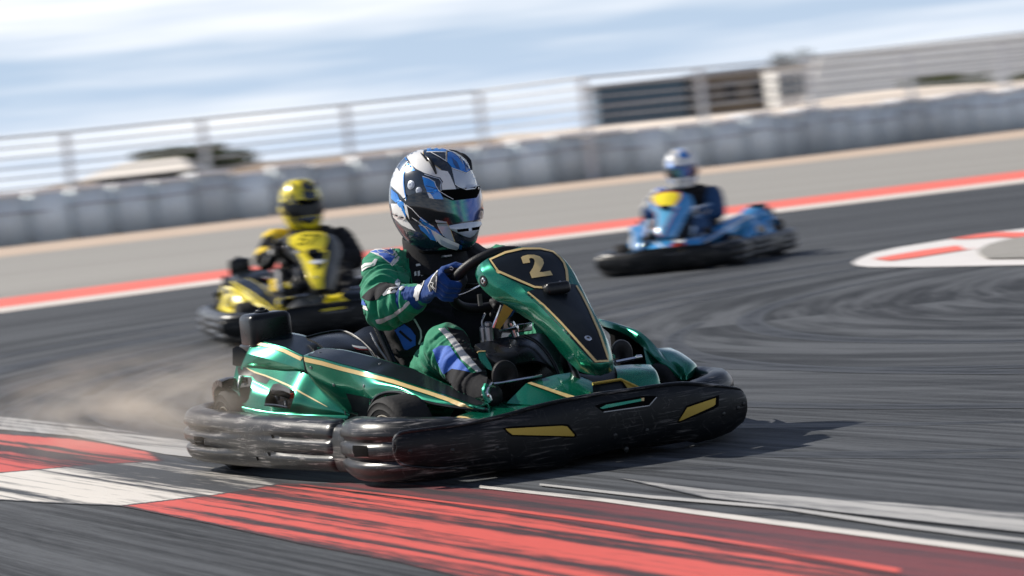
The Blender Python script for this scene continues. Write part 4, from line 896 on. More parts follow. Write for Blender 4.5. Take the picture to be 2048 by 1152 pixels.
hd('jaw_line', 'h_white', lh([(330, 812), (400, 832), (445, 862), (500, 975)], 1.2), 0.002)
hd('jaw_line', 'h_white', lh([(262, 745), (330, 790), (400, 850), (430, 900)], [.6, 2.2, 2.2, .6]), 0.002)
hd('jaw_line', 'h_white', lh([(205, 622), (260, 660), (330, 735), (400, 790), (470, 830)], 1.3), 0.002)
hd('lower_white', 'h_white', [(60, 610), (120, 612), (155, 650), (205, 755), (270, 842), (300, 875), (230, 850), (160, 815), (80, 740)])
hd('lower_blue', 'h_blue', [(60, 470), (120, 520), (150, 590), (195, 680), (205, 745), (165, 680), (118, 612), (60, 560)])
hd('lower_white2', 'h_white', [(182, 600), (212, 640), (236, 762), (200, 700)])
hd('lower_blue2', 'h_blue', [(130, 560), (180, 600), (188, 640), (150, 610)])
hd('chin_stripe', 'h_white', [(936, 840), (938, 862), (905, 955), (860, 1020), (800, 1068), (808, 1042), (870, 965), (905, 900)], mir=False)
# visor, its arms, pivots, chin vent, ducts and spoiler
for sgn in (1, -1):
    for (qx, qy, r_) in ((822.5, 370, .0105), (838, 381, .0080)):
        loc, nor, i_, d_ = thm.ray_cast(EYE, (at(qx, qy, x=-.1) - EYE).normalized())
        if nor.dot(loc - EYE) > 0: nor = -nor
        if sgn < 0: loc = hmirror @ loc; nor = (hmirror.to_3x3() @ nor)
        obj('visor_pivot', *lathep([(r_ * 1.35, -.004), (r_ * 1.35, .002), (r_, .003), (r_, .005), (r_ * .7, .006), (r_ * .3, .006), (r_ * .25, .004), (.0005, .004)], loc, nor, 22), M['h_grey'], helmet)
    obj('duct_fin', *tubep([hsurf(-52 * sgn, 2.5, .004), hsurf(-44 * sgn, 3.1, .010), hsurf(-38 * sgn, 3.7, .012), hsurf(-34 * sgn, 4.3, .004)], [.002, .006, .0065, .003], 10, 4, flat=.55), M['satin'], helmet)
    obj('duct_arm', *tubep([hsurf(-70 * sgn, 1.9, .002), hsurf(-58 * sgn, 2.5, .006), hsurf(-47 * sgn, 3.2, .008)], [.0015, .003, .0035], 8, 4), M['satin'], helmet)
    obj('rear_fin', *tubep([hsurf(-168 * sgn, 6.6, .002), hsurf(-170 * sgn, 7.2, .012), hsurf(-168 * sgn, 7.8, .004)], [.004, .009, .005], 8, 4, flat=.6), M['h_grey'], helmet)
    V, F = hgrid([sgn * a for a in (2.5, 6, 10, 14, 18, 21)], [8.28, 8.37, 8.46, 8.54], 0.0125)
    obj('vent_slot', V, F, M['matte'], helmet)
V = []
azv = [-30 + 60 * j / 16 for j in range(17)]
for i in range(7):
    t = i / 6
    for a in azv:
        hi = 7.88 + 0.10 * (abs(a) / 30) ** 2; lo = 9.30 - 1.0 * (abs(a) / 30) ** 1.5
        V.append(hsurf(a, hi + (lo - hi) * t, 0.006 + 0.006 * math.sin(math.pi * min(1, t * .9 + .05))))
cv = obj('chin_vent', V, gridfaces(7, 17), M['h_grey'], helmet); mod(cv, 'SOLIDIFY', thickness=0.004, offset=-1); bake(cv)
obj('chin_strap_clip', *boxp(at(893, 512, x=-.05), (.02, .03, .008), 0.3, .002), M['steel'], helmet)
# ------------------------------------------------------------------ the other two karts and drivers: copies with their own paint
def children(o): return [c for c in bpy.data.objects if c.parent is o]
def copy_tree(o, mm, parent=None, skip=()):
    c = o.copy(); col.objects.link(c); c.parent = parent
    if o.type == 'MESH':
        for i, s in enumerate(o.material_slots):
            key = next((k for k in ((o.name.split('.')[0], s.material.name), (None, s.material.name)) if k in mm), None)
            if key:
                c.material_slots[i].link = 'OBJECT'; c.material_slots[i].material = mm[key]
    for ch in children(o):
        if ch.name.split('.')[0] in skip: continue
        copy_tree(ch, mm, c, skip)
    return c
def mmap(*rows): return {(a, M[b].name): M[c] for a, b, c in rows}
M['suit_navy'] = mat('navy_suit_cloth', (0.010, 0.055, 0.15), 0.75, noise_amt=0.1, nscale=60, bump=0.3, bscale=350)
ymap = mmap(('steering_fairing', 'paint', 'black'), ('rear_pod_top', 'paint', 'black'), ('nose_hood', 'paint', 'black'), ('lower_panel', 'black', 'paint_y'), (None, 'paint', 'paint_y'), (None, 'suit_blue', 'suit_yellow'), (None, 'glove', 'glove_b'), ('number_panel', 'black', 'paint_y'), ('gold_outline', 'gold', 'paint_y'),
            ('gold_stripe', 'gold', 'black'), ('gold_insert', 'goldmetal', 'black'), ('helmet', 'h_navy', 'h_yellow'), (None, 'h_white', 'h_yellow'), (None, 'h_grey', 'h_navy'), (None, 'h_blue', 'h_navy'), (None, 'h_dblue', 'h_navy'),
            (None, 'visor', 'satin'), (None, 'suit_white', 'suit_yellow'), ('chest_panel', 'suit_black', 'suit_yellow'), ('sleeve_patch', 'suit_white', 'suit_yellow'), ('elbow_band', 'suit_black', 'suit_yellow'), ('body', 'suit_green', 'suit_black'), ('suit_panel', 'suit_green', 'suit_yellow'), ('collar_lining', 'suit_green', 'suit_yellow'),
            ('scoop_trim', 'goldmetal', 'paint_y'), ('hood_scoop', 'black', 'paint_y'), ('hood_centre', 'satin', 'paint_y'), ('grille_bar', 'paint', 'paint_y'), ('knee_patch', 'suit_blue', 'suit_yellow'))
bmap = mmap((None, 'paint', 'paint_b'), ('number_panel', 'black', 'paint_y'), ('gold_outline', 'gold', 'redpaint'), ('lower_panel', 'black', 'lblue'), ('gold_stripe', 'gold', 'white'), ('black_film', 'black', 'paint_b'),
            ('gold_insert', 'goldmetal', 'satin'), ('body', 'suit_green', 'suit_navy'), ('suit_panel', 'suit_green', 'suit_white'), ('reflective_tape', 'silver', 'suit_blue'), ('shoulder_patch', 'suit_white', 'suit_blue'), (None, 'suit_green', 'suit_white'), ('helmet', 'h_navy', 'h_white'), (None, 'h_grey', 'h_white'), ('crown_dark', 'h_dblue', 'h_blue'),
            ('elbow_band', 'suit_black', 'suit_white'), ('glove', 'glove', 'suit_white'), ('scoop_trim', 'goldmetal', 'redpaint'), ('hood_scoop', 'black', 'redpaint'), ('hood_centre', 'satin', 'white'),
            ('sun_strip', 'matte', 'h_dblue'), ('grille_bar', 'paint', 'satin'))
sk_ = ('number_two', 'insert_groove')
def place(o, p, deg): o.location = p; o.rotation_euler = (0, 0, R(deg))
ykart = copy_tree(kart, ymap, None, sk_); ykart['label'] = 'yellow and black go-kart following on the left, dark digits 57 on its nose panel'
ydrv = copy_tree(driver, ymap, None, ('chest_letter', 'sleeve_letter')); ydrv['label'] = 'driver in black and yellow suit and yellow-black helmet, sitting in the yellow kart'
bkart = copy_tree(kart, bmap, None, sk_); bkart['label'] = 'light blue go-kart with yellow nose panel, farthest back, left of the island kerb'
bdrv = copy_tree(driver, bmap, None, ('chest_letter', 'sleeve_letter', 'chest_panel')); bdrv['label'] = 'driver in blue and white suit and white helmet, sitting in the light blue kart'
def digits(parent, txt_pts, m):
    decal('race_number', txt_pts, tf_, m, parent, step=4, off=0.0024)
digits([c for c in children(ykart) if c.name.startswith('steering_fairing')][0], [
    line(Z6([(660, 130), (560, 130), (545, 200), (610, 190), (650, 215), (640, 265), (570, 285), (530, 262)]), 6),
    line(Z6([(700, 130), (810, 130), (760, 200), (730, 290)]), 6)], M['matte'])
fy = [c for c in children(ykart) if c.name.startswith('steering_fairing')][0]
decal('nose_mark', [Z6([(760, 430), (1040, 395), (1130, 620), (1080, 700), (1010, 560), (900, 520)])], tf_, M['black'], fy, step=6, off=0.0030)
decal('nose_emblem', [Z6([(900, 560), (960, 530), (1080, 520), (1130, 545), (1100, 585), (1000, 600), (930, 595)])], tf_, M['white'], fy, step=6, off=0.0040)
place(kart, KO, -66); place(driver, KO, -66)
YP = ground(638, 664); YP.z = 0; BP = ground(1380, 534); BP.z = 0
# the blue kart shows its left flank: give it the full pod there
for c in children(bkart):
    if c.type == 'MESH' and c.data in (pod2.data, fb.data):
        for q in children(c): bpy.data.objects.remove(q)
        bpy.data.objects.remove(c)
src_ = [c for c in children(bkart) if c.type == 'MESH' and c.data is pod.data][0]
flip_ = mirrored(src_)
for q in children(src_): mirrored(q, parent=flip_)
for o, p, d in ((ykart, YP, -86), (ydrv, YP, -86), (bkart, BP, -109), (bdrv, BP, -109)):
    place(o, p, d); s_ = .97 if p is YP else .89; o.scale = (s_, s_, s_)
# ------------------------------------------------------------------ ground, track, kerbs
def sheet(name, pts, z, m, kind='structure', inset=0.0):
    P = [(p[0], p[1], z) for p in pts]; o = obj(name, P, [tuple(range(len(P)))], m, None, smooth=False); o['kind'] = kind
    me = o.data
    if inset:
        bm = bmesh.new(); bm.from_mesh(me); bmesh.ops.inset_individual(bm, faces=list(bm.faces), thickness=inset, use_even_offset=True)
        bd = {v.index for v in bm.verts if v.is_boundary}; bm.verts.index_update(); bd = [v.index for v in bm.verts if v.is_boundary]
        bm.to_mesh(me); bm.free(); at_ = me.attributes.new('inner', 'FLOAT', 'POINT'); bs = set(bd)
        for i in range(len(me.vertices)): at_.data[i].value = 0.0 if i in bs else 1.0
    else:
        at_ = me.attributes.new('inner', 'FLOAT', 'POINT')
        for i in range(len(me.vertices)): at_.data[i].value = 1.0
    return o
def asphalt(name, dark, light, marks=0.5, kerb=False):
    """tarmac: stone grain, long tyre marks drawn round the bend, patchy wear"""
    m = bpy.data.materials.new(name); m.use_nodes = True; nt = m.node_tree; b = nt.nodes['Principled BSDF']; K = nt.links.new
    def nd(t, **k):
        n = nt.nodes.new(t)
        for a, c in k.items(): setattr(n, a, c)
        return n
    g = nd('ShaderNodeNewGeometry'); sep = nd('ShaderNodeSeparateXYZ'); K(g.outputs['Position'], sep.inputs[0])
    def math_(op, a, c=None):
        n = nd('ShaderNodeMath', operation=op)
        for i, v in enumerate((a, c)):
            if v is None: continue
            if isinstance(v, (int, float)): n.inputs[i].default_value = v
            else: K(v, n.inputs[i])
        return n.outputs[0]
    cx, cy = 5.2, 13.2
    dx = math_('SUBTRACT', sep.outputs[0], cx); dy = math_('SUBTRACT', sep.outputs[1], cy)
    rr = math_('SQRT', math_('ADD', math_('MULTIPLY', dx, dx), math_('MULTIPLY', dy, dy)))
    an = math_('ARCTAN2', dy, dx)
    comb = nd('ShaderNodeCombineXYZ'); K(math_('MULTIPLY', rr, 1.0), comb.inputs[0]); K(math_('MULTIPLY', an, 5.0), comb.inputs[1])
    # second family: straight along the exit
    a2 = R(-62.5); u = math_('ADD', math_('MULTIPLY', sep.outputs[0], math.cos(a2)), math_('MULTIPLY', sep.outputs[1], math.sin(a2)))
    v = math_('SUBTRACT', math_('MULTIPLY', sep.outputs[1], math.cos(a2)), math_('MULTIPLY', sep.outputs[0], math.sin(a2)))
    comb2 = nd('ShaderNodeCombineXYZ'); K(v, comb2.inputs[0]); K(u, comb2.inputs[1])
    def streak(src, sx, sy, detail, lo, hi, dist=0.0):
        mp_ = nd('ShaderNodeMapping'); mp_.inputs['Scale'].default_value = (sx, sy, 1); K(src, mp_.inputs[0])
        n = nd('ShaderNodeTexNoise'); n.inputs['Scale'].default_value = 1; n.inputs['Detail'].default_value = detail; n.inputs['Roughness'].default_value = 0.62; n.inputs['Distortion'].default_value = dist
        K(mp_.outputs[0], n.inputs['Vector']); r = nd('ShaderNodeMapRange'); r.inputs[1].default_value = lo; r.inputs[2].default_value = hi; K(n.outputs[0], r.inputs[0]); return r.outputs[0]
    A_ = streak(comb.outputs[0], 5.0, 0.35, 5, 0.42, 0.60, 0.3)
    B_ = streak(comb2.outputs[0], 22.0, 0.35, 5, 0.40, 0.62, 0.15)
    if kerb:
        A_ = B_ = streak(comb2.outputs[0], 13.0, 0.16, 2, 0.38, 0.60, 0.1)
    fine = streak(comb2.outputs[0], 120, 5.0, 6, 0.30, 0.70)
    fine2 = streak(comb.outputs[0], 34, 1.5, 6, 0.30, 0.70)
    big = streak(comb.outputs[0], 0.35, 0.12, 3, 0.35, 0.65)
    # blend the families by depth
    wgt = nd('ShaderNodeMapRange'); wgt.inputs[1].default_value = 7.5; wgt.inputs[2].default_value = 10.5; K(sep.outputs[1], wgt.inputs[0])
    def mixv(f, a, c):
        n = nd('ShaderNodeMix'); K(f, n.inputs[0]); K(a, n.inputs[2]); K(c, n.inputs[3]); return n.outputs[0]
    st = mixv(wgt.outputs[0], B_, A_); fn = mixv(wgt.outputs[0], fine, fine2)
    gr = nd('ShaderNodeTexNoise'); gr.inputs['Scale'].default_value = 260; gr.inputs['Detail'].default_value = 4; K(g.outputs['Position'], gr.inputs['Vector'])
    gr2 = nd('ShaderNodeTexVoronoi'); gr2.inputs['Scale'].default_value = 110; K(g.outputs['Position'], gr2.inputs['Vector'])
    tot = math_('ADD', math_('MULTIPLY', st, marks), math_('ADD', math_('MULTIPLY', fn, 0.55), math_('ADD', math_('MULTIPLY', big, 0.25), math_('MULTIPLY', math_('ADD', gr.outputs[0], gr2.outputs[0]), 0.34))))
    nr = nd('ShaderNodeMapRange'); nr.inputs[1].default_value = 0.27 + (marks - .5) * .8; nr.inputs[2].default_value = 1.29 + (marks - .5) * .9; K(tot, nr.inputs[0])
    mi = nd('ShaderNodeMix', data_type='RGBA'); K(nr.outputs[0], mi.inputs[0]); mi.inputs[6].default_value = (*dark, 1); mi.inputs[7].default_value = (*light, 1)
    K(mi.outputs[2], b.inputs['Base Color']); b.inputs['Roughness'].default_value = 0.82; b.inputs['Specular IOR Level'].default_value = 0.35
    bp = nd('ShaderNodeBump'); bp.inputs['Strength'].default_value = 0.5; bp.inputs['Distance'].default_value = 0.004
    K(math_('ADD', gr.outputs[0], math_('MULTIPLY', fn, 0.6)), bp.inputs['Height']); K(bp.outputs[0], b.inputs['Normal'])
    m['_nodes'] = 1
    return m, dict(nt=nt, b=b, mi=mi, st=st, fn=fn, gr=gr.outputs[0], math=math_, nd=nd, K=K)
track_m, _ = asphalt('dark_track_tarmac', (0.005, 0.0075, 0.011), (0.078, 0.084, 0.092), marks=0.85)
runoff_m, _ = asphalt('pale_runoff_tarmac', (0.15, 0.143, 0.128), (0.32, 0.306, 0.278), marks=0.25)
def worn(name, c, wear, lo, hi):  # c broken by long darker streaks and ragged worn edges
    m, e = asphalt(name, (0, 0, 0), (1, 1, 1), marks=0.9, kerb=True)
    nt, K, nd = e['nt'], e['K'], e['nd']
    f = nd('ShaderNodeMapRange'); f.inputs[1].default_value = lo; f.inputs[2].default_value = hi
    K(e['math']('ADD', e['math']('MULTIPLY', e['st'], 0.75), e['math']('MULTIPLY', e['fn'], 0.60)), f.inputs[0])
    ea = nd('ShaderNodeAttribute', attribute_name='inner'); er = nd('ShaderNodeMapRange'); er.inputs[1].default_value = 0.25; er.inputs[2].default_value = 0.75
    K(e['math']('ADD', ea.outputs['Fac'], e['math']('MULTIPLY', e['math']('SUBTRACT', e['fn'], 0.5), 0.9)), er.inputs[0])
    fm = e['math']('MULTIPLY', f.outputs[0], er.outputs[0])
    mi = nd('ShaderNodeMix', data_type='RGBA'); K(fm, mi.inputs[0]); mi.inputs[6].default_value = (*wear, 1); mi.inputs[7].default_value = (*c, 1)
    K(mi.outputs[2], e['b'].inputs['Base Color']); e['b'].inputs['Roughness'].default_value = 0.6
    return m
red_m = worn('worn_red_kerb_paint', (0.62, 0.100, 0.078), (0.050, 0.028, 0.030), 0.44, 0.86)
white_m = worn('worn_white_kerb_paint', (0.66, 0.62, 0.56), (0.052, 0.055, 0.058), 0.50, 0.92)
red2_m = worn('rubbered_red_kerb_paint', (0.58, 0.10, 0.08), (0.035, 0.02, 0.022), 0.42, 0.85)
maroon_m = worn('faded_maroon_paint', (0.17, 0.045, 0.048), (0.040, 0.034, 0.038), 0.42, 0.95)
whiteline_m = worn('worn_white_line_paint', (0.62, 0.58, 0.53), (0.10, 0.10, 0.10), 0.05, 0.45)
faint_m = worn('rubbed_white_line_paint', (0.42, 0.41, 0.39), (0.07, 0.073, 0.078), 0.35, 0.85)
fred_m = mat('far_red_kerb_paint', (0.72, 0.14, 0.10), 0.7, noise_amt=0.12, nscale=1.5)
fwhite_m = mat('far_white_kerb_paint', (0.62, 0.56, 0.50), 0.7, noise_amt=0.12, nscale=1.5)
sand_m = mat('pale_sand', (0.48, 0.37, 0.28), 0.95, noise_amt=0.25, nscale=0.6)
earth_m = mat('dry_earth', (0.30, 0.24, 0.18), 0.95, noise_amt=0.3, nscale=0.2)

g = [(-900, -60), (900, -60), (900, 1800), (-900, 1800)]
sheet('ground', g, -0.012, earth_m)
FARK = [(-14, 20.2), (-9.5, 22.8), (-4.85, 25.9), (-2.4, 27.7), (0.05, 29.4), (3.0, 30.6), (6.0, 31.7), (10, 33.0), (20, 36)]
FARK2 = [(-14, 24.0), (-9.5, 26.6), (-5.55, 29.6), (-2.7, 31.6), (0.07, 33.5), (3.3, 35.0), (6.9, 36.6), (11, 38.2), (22, 41.5)]
sheet('runoff_area', [(-70, 18), (-14, 20)] + [(p[0], p[1]) for p in FARK2] + [(90, 50), (90, 100), (22, 80), (9, 74), (0, 70), (-12, 62.5), (-70, 40)], 0.0, runoff_m)
sheet('track', [(-70, -20), (60, -20), (90, 50)] + FARK[::-1] + [(-70, 18)], 0.004, track_m)
BASE = [(-42.0, 69.2), (-30.0, 75.5), (-15.27, 83.3), (-8.06, 87.3), (0.35, 90.2), (8.12, 92.5), (20.67, 104.5), (34, 118), (44, 128)]
sheet('sand_strip', [(-70, 40), (-12, 62.5), (0, 70), (9, 74), (22, 80), (90, 100), (90, 200), (34, 118.6)] + [(p[0], p[1] + .6) for p in BASE[::-1]] + [(-70, 60)], 0.004, sand_m)
def band(name, a, b, z, m):
    o = obj(name, [(p[0], p[1], z) for p in a] + [(p[0], p[1], z + .02) for p in b], [(i, i + 1, len(a) + i + 1, len(a) + i) for i in range(len(a) - 1)], m, None, smooth=False); o['kind'] = 'structure'; return o
mid = [(a[0] + (b[0] - a[0]) * .22, a[1] + (b[1] - a[1]) * .22) for a, b in zip(FARK, FARK2)]
band('far_kerb_red', mid, FARK2, 0.012, fred_m); band('far_kerb_white', FARK, mid, 0.010, fwhite_m)
# island kerb on the right
def gp2(*p): q = ground(*p); return (q.x, q.y)
isl = [gp2(*p) for p in ((1705, 528), (1712, 534), (1740, 537), (1850, 537), (2060, 533), (2300, 528), (4500, 286), (4500, 188), (2300, 430), (2060, 459), (1980, 468), (1900, 481), (1800, 497), (1745, 509), (1718, 520))]
sheet('island_kerb', isl, 0.010, mat('bright_kerb_white', (0.66, 0.63, 0.60), 0.6, noise_amt=0.12, nscale=3))
sheet('island_kerb_red', [gp2(*p) for p in ((1747, 522), (1780, 526), (1830, 520), (1905, 508), (1960, 500), (1930, 503), (1918, 495), (1850, 504), (1790, 514))], 0.016, fred_m)
sheet('island_kerb_red', [gp2(*p) for p in ((1900, 482), (1960, 472), (2000, 468), (2060, 469), (2060, 480), (1990, 478), (1935, 482))], 0.016, fred_m)
sheet('island_infill', [gp2(*p) for p in ((1960, 515), (1957, 506), (1975, 495), (2010, 485), (2060, 477), (2300, 450), (4500, 208), (4500, 275), (2300, 517), (2060, 522), (1975, 523))], 0.020, runoff_m)
# near kerb: blocks of red and white paint
def G_(pts, name, m, z): return sheet(name, [gp2(*p) for p in pts], z, m, inset=.03 if 'block' in name else (.015 if 'faint' in name else 0))
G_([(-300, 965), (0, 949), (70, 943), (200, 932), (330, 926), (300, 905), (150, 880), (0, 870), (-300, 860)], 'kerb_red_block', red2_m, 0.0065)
def more_kerb():
    a = Vector(gp2(-300, 860)); b = Vector(gp2(-300, 965)); c = Vector(gp2(-300, 1002)); d1 = Vector((-.50, .87)) ; n_ = Vector((-.87, -.50))
    w_ = (c - a).length
    base = [a, c]
    for k_ in range(2):
        q = [base[0] + d1 * 1.7, base[1] + d1 * 1.7]
        sheet('kerb_white_block' if k_ % 2 == 0 else 'kerb_red_block', [tuple(base[0]), tuple(base[1]), tuple(q[1]), tuple(q[0])], 0.0062, white_m if k_ % 2 == 0 else red_m, inset=.03)
        base = q; d1 = Matrix.Rotation(R(-3), 2) @ d1
more_kerb()
G_([(-300, 1002), (0, 1004), (100, 1010), (240, 1016), (430, 994), (560, 972), (480, 945), (330, 926), (200, 932), (70, 943), (0, 949), (-300, 965)], 'kerb_white_block', white_m, 0.0065)
G_([(240, 1016), (420, 1052), (600, 1092), (800, 1130), (1000, 1180), (1250, 1250), (2400, 1250), (1750, 1152), (1500, 1108), (1250, 1070), (1000, 1030), (800, 998), (560, 972), (430, 994)], 'kerb_red_block', red_m, 0.0065)
G_([(560, 972), (800, 998), (1000, 1030), (1250, 1070), (1500, 1108), (1750, 1152), (2400, 1250), (2600, 1225), (2048, 1117), (1700, 1068), (1400, 1025), (1200, 1003), (980, 985), (760, 970)], 'kerb_maroon_edge', maroon_m, 0.0072)
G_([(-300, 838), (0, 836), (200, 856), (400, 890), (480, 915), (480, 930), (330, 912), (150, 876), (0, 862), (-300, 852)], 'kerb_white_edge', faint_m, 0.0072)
def gline(pts, wd, name, m, z): return G_(line(pts, wd), name, m, z)
gline([(960, 980), (1200, 1006), (1400, 1033), (1700, 1072), (2048, 1118), (2400, 1165)], [5, 7, 9, 11, 12, 13], 'edge_line_white', whiteline_m, 0.0096)
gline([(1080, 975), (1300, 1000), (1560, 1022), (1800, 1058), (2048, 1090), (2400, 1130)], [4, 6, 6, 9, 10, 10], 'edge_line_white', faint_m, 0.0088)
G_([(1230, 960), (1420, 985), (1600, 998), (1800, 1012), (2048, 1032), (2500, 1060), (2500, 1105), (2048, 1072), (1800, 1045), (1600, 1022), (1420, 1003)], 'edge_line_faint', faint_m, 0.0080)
gline([(600, 975), (900, 1010), (1200, 1050), (1500, 1098), (1800, 1150)], [3, 5, 7, 9, 11], 'kerb_red_line', red_m, 0.0088)

# rubber laid down by tyres sliding through the bend
skid_m = worn('fresh_rubber_marks', (0.009, 0.010, 0.012), (0.047, 0.051, 0.056), 0.30, 0.95)
rs = random.Random(11)
def skid(cx_, cy_, r0, r1, a0, a1, wd):
    n_ = 40; A1, A2 = [], []
    for k_ in range(n_ + 1):
        t_ = k_ / n_; a_ = R(a0 + (a1 - a0) * t_); r_ = r0 + (r1 - r0) * t_ ; w2 = wd / 2 * (0.25 + 0.75 * math.sin(math.pi * t_) ** .5)
        A1.append((cx_ + (r_ - w2) * math.cos(a_), cy_ + (r_ - w2) * math.sin(a_))); A2.append((cx_ + (r_ + w2) * math.cos(a_), cy_ + (r_ + w2) * math.sin(a_)))
    global nsk
    nsk += 1; z_ = 0.0045 + nsk * 0.00007; Am = [((p[0] + q[0]) / 2, (p[1] + q[1]) / 2) for p, q in zip(A1, A2)]
    V_ = [(p[0], p[1], z_) for r in (A1, Am, A2) for p in r]
    o = obj('tyre_mark', V_, gridfaces(3, n_ + 1), skid_m, None, smooth=False); o['kind'] = 'structure'
    at_ = o.data.attributes.new('inner', 'FLOAT', 'POINT')
    for i_ in range(len(o.data.vertices)): at_.data[i_].value = 0.85 if n_ + 1 <= i_ < 2 * (n_ + 1) else 0.0
nsk = 0
for (r0, r1, a0, a1, wd) in ((5.5, 6.6, 120, 235, .15), (6.3, 7.2, 130, 238, .14), (4.6, 5.6, 95, 215, .16), (7.3, 7.0, 140, 225, .18), (5.0, 7.4, 150, 240, .13), (8.3, 7.7, 125, 205, .2), (3.9, 4.4, 140, 250, .14), (4.3, 5.9, 175, 262, .13), (6.0, 5.2, 105, 190, .16), (9.3, 8.2, 120, 195, .2)):
    skid(5.2, 13.2, r0, r1, a0, a1, wd); skid(5.2, 13.2, r0 + .85 + rs.uniform(-.1, .1), r1 + .8, a0 + 3, a1 - 4, wd * .9)
# ------------------------------------------------------------------ barrier of wrapped blocks, each a thing
bar_m = mat('white_wrapped_sheeting', (0.66, 0.74, 0.86), 0.5, noise_amt=0.35, nscale=1.6, bump=0.6, bscale=5, stretch=(1, 1, .4))
_nt = bar_m.node_tree; _oi = _nt.nodes.new('ShaderNodeObjectInfo'); _hv = _nt.nodes.new('ShaderNodeHueSaturation'); _mr = _nt.nodes.new('ShaderNodeMapRange'); _mr.inputs[3].default_value = 0.78; _mr.inputs[4].default_value = 1.18
_src = _nt.nodes['Principled BSDF'].inputs['Base Color'].links[0].from_socket
_nt.links.new(_oi.outputs['Random'], _mr.inputs[0]); _nt.links.new(_mr.outputs[0], _hv.inputs['Value']); _nt.links.new(_src, _hv.inputs['Color']); _nt.links.new(_hv.outputs[0], _nt.nodes['Principled BSDF'].inputs['Base Color'])
bar_d = mat('grey_strap', (0.38, 0.40, 0.45), 0.7)
def poly_at(d):
    for a, b in zip(BASE, BASE[1:]):
        l = math.hypot(b[0] - a[0], b[1] - a[1])
        if d <= l: return (a[0] + (b[0] - a[0]) * d / l, a[1] + (b[1] - a[1]) * d / l, math.atan2(b[1] - a[1], b[0] - a[0]))
        d -= l
    return None
protos = []
for k in range(5):
    bm = bmesh.new(); bmesh.ops.create_cube(bm, size=1)
    for v in bm.verts: v.co = Vector((v.co.x * 1.23, v.co.y * .9, v.co.z * 1.50 + .75))
    bmesh.ops.bevel(bm, geom=list(bm.edges), offset=.07, segments=2, affect='EDGES'); bmesh.ops.subdivide_edges(bm, edges=list(bm.edges), cuts=1)
    for v in bm.verts:
        v.co += Vector((noise.noise(v.co * 2 + Vector((k * 7, 0, 0))), noise.noise(v.co * 2.4 + Vector((0, k * 5, 0))) * 1.6, noise.noise(v.co * 1.9 + Vector((0, 0, k * 9))))) * .05
        if v.co.z < .03: v.co.z = 0
    me = bpy.data.meshes.new('barrier_block'); bm.to_mesh(me); bm.free(); me.materials.append(bar_m); me.shade_smooth(); protos.append(me)
st_me = bpy.data.meshes.new('strap'); V_, F_ = boxp((0, 0, 1.0), (1.33, .95, .05)); st_me.from_pydata([tuple(v) for v in V_], [], F_); st_me.materials.append(bar_d)
lid_me = bpy.data.meshes.new('top_sheet'); V_, F_ = boxp((0, 0, 1.49), (1.27, .98, .13), 0, .055); lid_me.from_pydata([tuple(v) for v in V_], [], F_); lid_me.materials.append(mat('white_lid_sheet', (0.80, 0.80, 0.80), 0.6, noise_amt=0.1, nscale=3))  # added whiter cap, its colour standing in for the sunlit top edge
ORD = ['first', 'second', 'third', 'fourth', 'fifth', 'sixth', 'seventh', 'eighth', 'ninth', 'tenth']
posts_px = [140, 415, 705, 975, 1185, 1420, 1640, 1840, 2030]
def px_of(p):
    v = Vector(p) - CAM; return 1024 + FPX * v.dot(rgt) / v.dot(fwd)
d = 0.5; k = 0; blocks = []
while True:
    q = poly_at(d)
    if q is None: break
    x_ = px_of((q[0], q[1], .75)); d += 1.36; k += 1
    if x_ < -900 or x_ > 2420: continue
    o = bpy.data.objects.new('barrier_block', protos[k % 5]); col.objects.link(o); o.location = (q[0], q[1], 0); o.rotation_euler = (0, 0, q[2] + random.uniform(-.03, .03)); o.scale = (random.uniform(.97, 1.02), random.uniform(.9, 1.1), random.uniform(.94, 1.05))
    s = bpy.data.objects.new('strap', st_me); col.objects.link(s); s.parent = o; s.location.z = random.uniform(-.1, .1)
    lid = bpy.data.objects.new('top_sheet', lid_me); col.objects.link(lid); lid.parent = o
    blocks.append((x_, o))
blocks.sort(key=lambda b: b[0]); last = (None, 0)
for x_, o in blocks:
    if x_ < -70 or x_ > 2110:
        tag(o, 'grey wrapped barrier block where the row runs on past the %s edge of the view' % ('left' if x_ < 0 else 'right'), 'barrier', 'barrier blocks past the %s edge of the view' % ('left' if x_ < 0 else 'right')); continue
    pi = max([i for i, p in enumerate(posts_px) if p <= x_ + 20], default=None)
    last = (pi, last[1] + 1) if pi == last[0] else (pi, 0 if pi is not None else 1)
    if pi is None: t = 'grey wrapped barrier block, %s from the left end, before the first fence post' % ORD[last[1] - 1]
    elif last[1] == 0: t = 'grey wrapped barrier block standing below the %s fence post from the left' % ORD[pi]
    else: t = 'grey wrapped barrier block, %s to the right of the %s fence post' % (ORD[last[1] - 1], ORD[pi])
    tag(o, t, 'barrier', 'wrapped barrier blocks lined up behind the run-off')
# ------------------------------------------------------------------ catch fence above the barrier
fence_m = mat('galvanised_fence', (0.62, 0.62, 0.64), 0.5, 0.4); wire_m = mat('fence_wire', (0.45, 0.44, 0.43), 0.5, 0.3)
fence = empty('catch_fence', 'tall wire catch fence with grey posts standing behind the barrier blocks', 'fence')
def on_line(px, Yoff=2.5, z=0):
    d = ray(px, 350)
    for a, b in zip(BASE, BASE[1:]):
        A2 = Vector((a[0], a[1] + Yoff)); B2 = Vector((b[0], b[1] + Yoff)); dd = Vector((d.x, d.y)); e = B2 - A2
        den = dd.x * e.y - dd.y * e.x; t = (A2.x * e.y - A2.y * e.x) / den; u = (dd.x * A2.y - dd.y * A2.x) / den
        if -1e-6 <= u <= 1 + 1e-6 and t > 0: return Vector((dd.x * t, dd.y * t, z))
posts = [-900, -640, -380, -120, 140, 415, 705, 975, 1185, 1420, 1640, 1840, 2030, 2210, 2390, 2560, 2720]
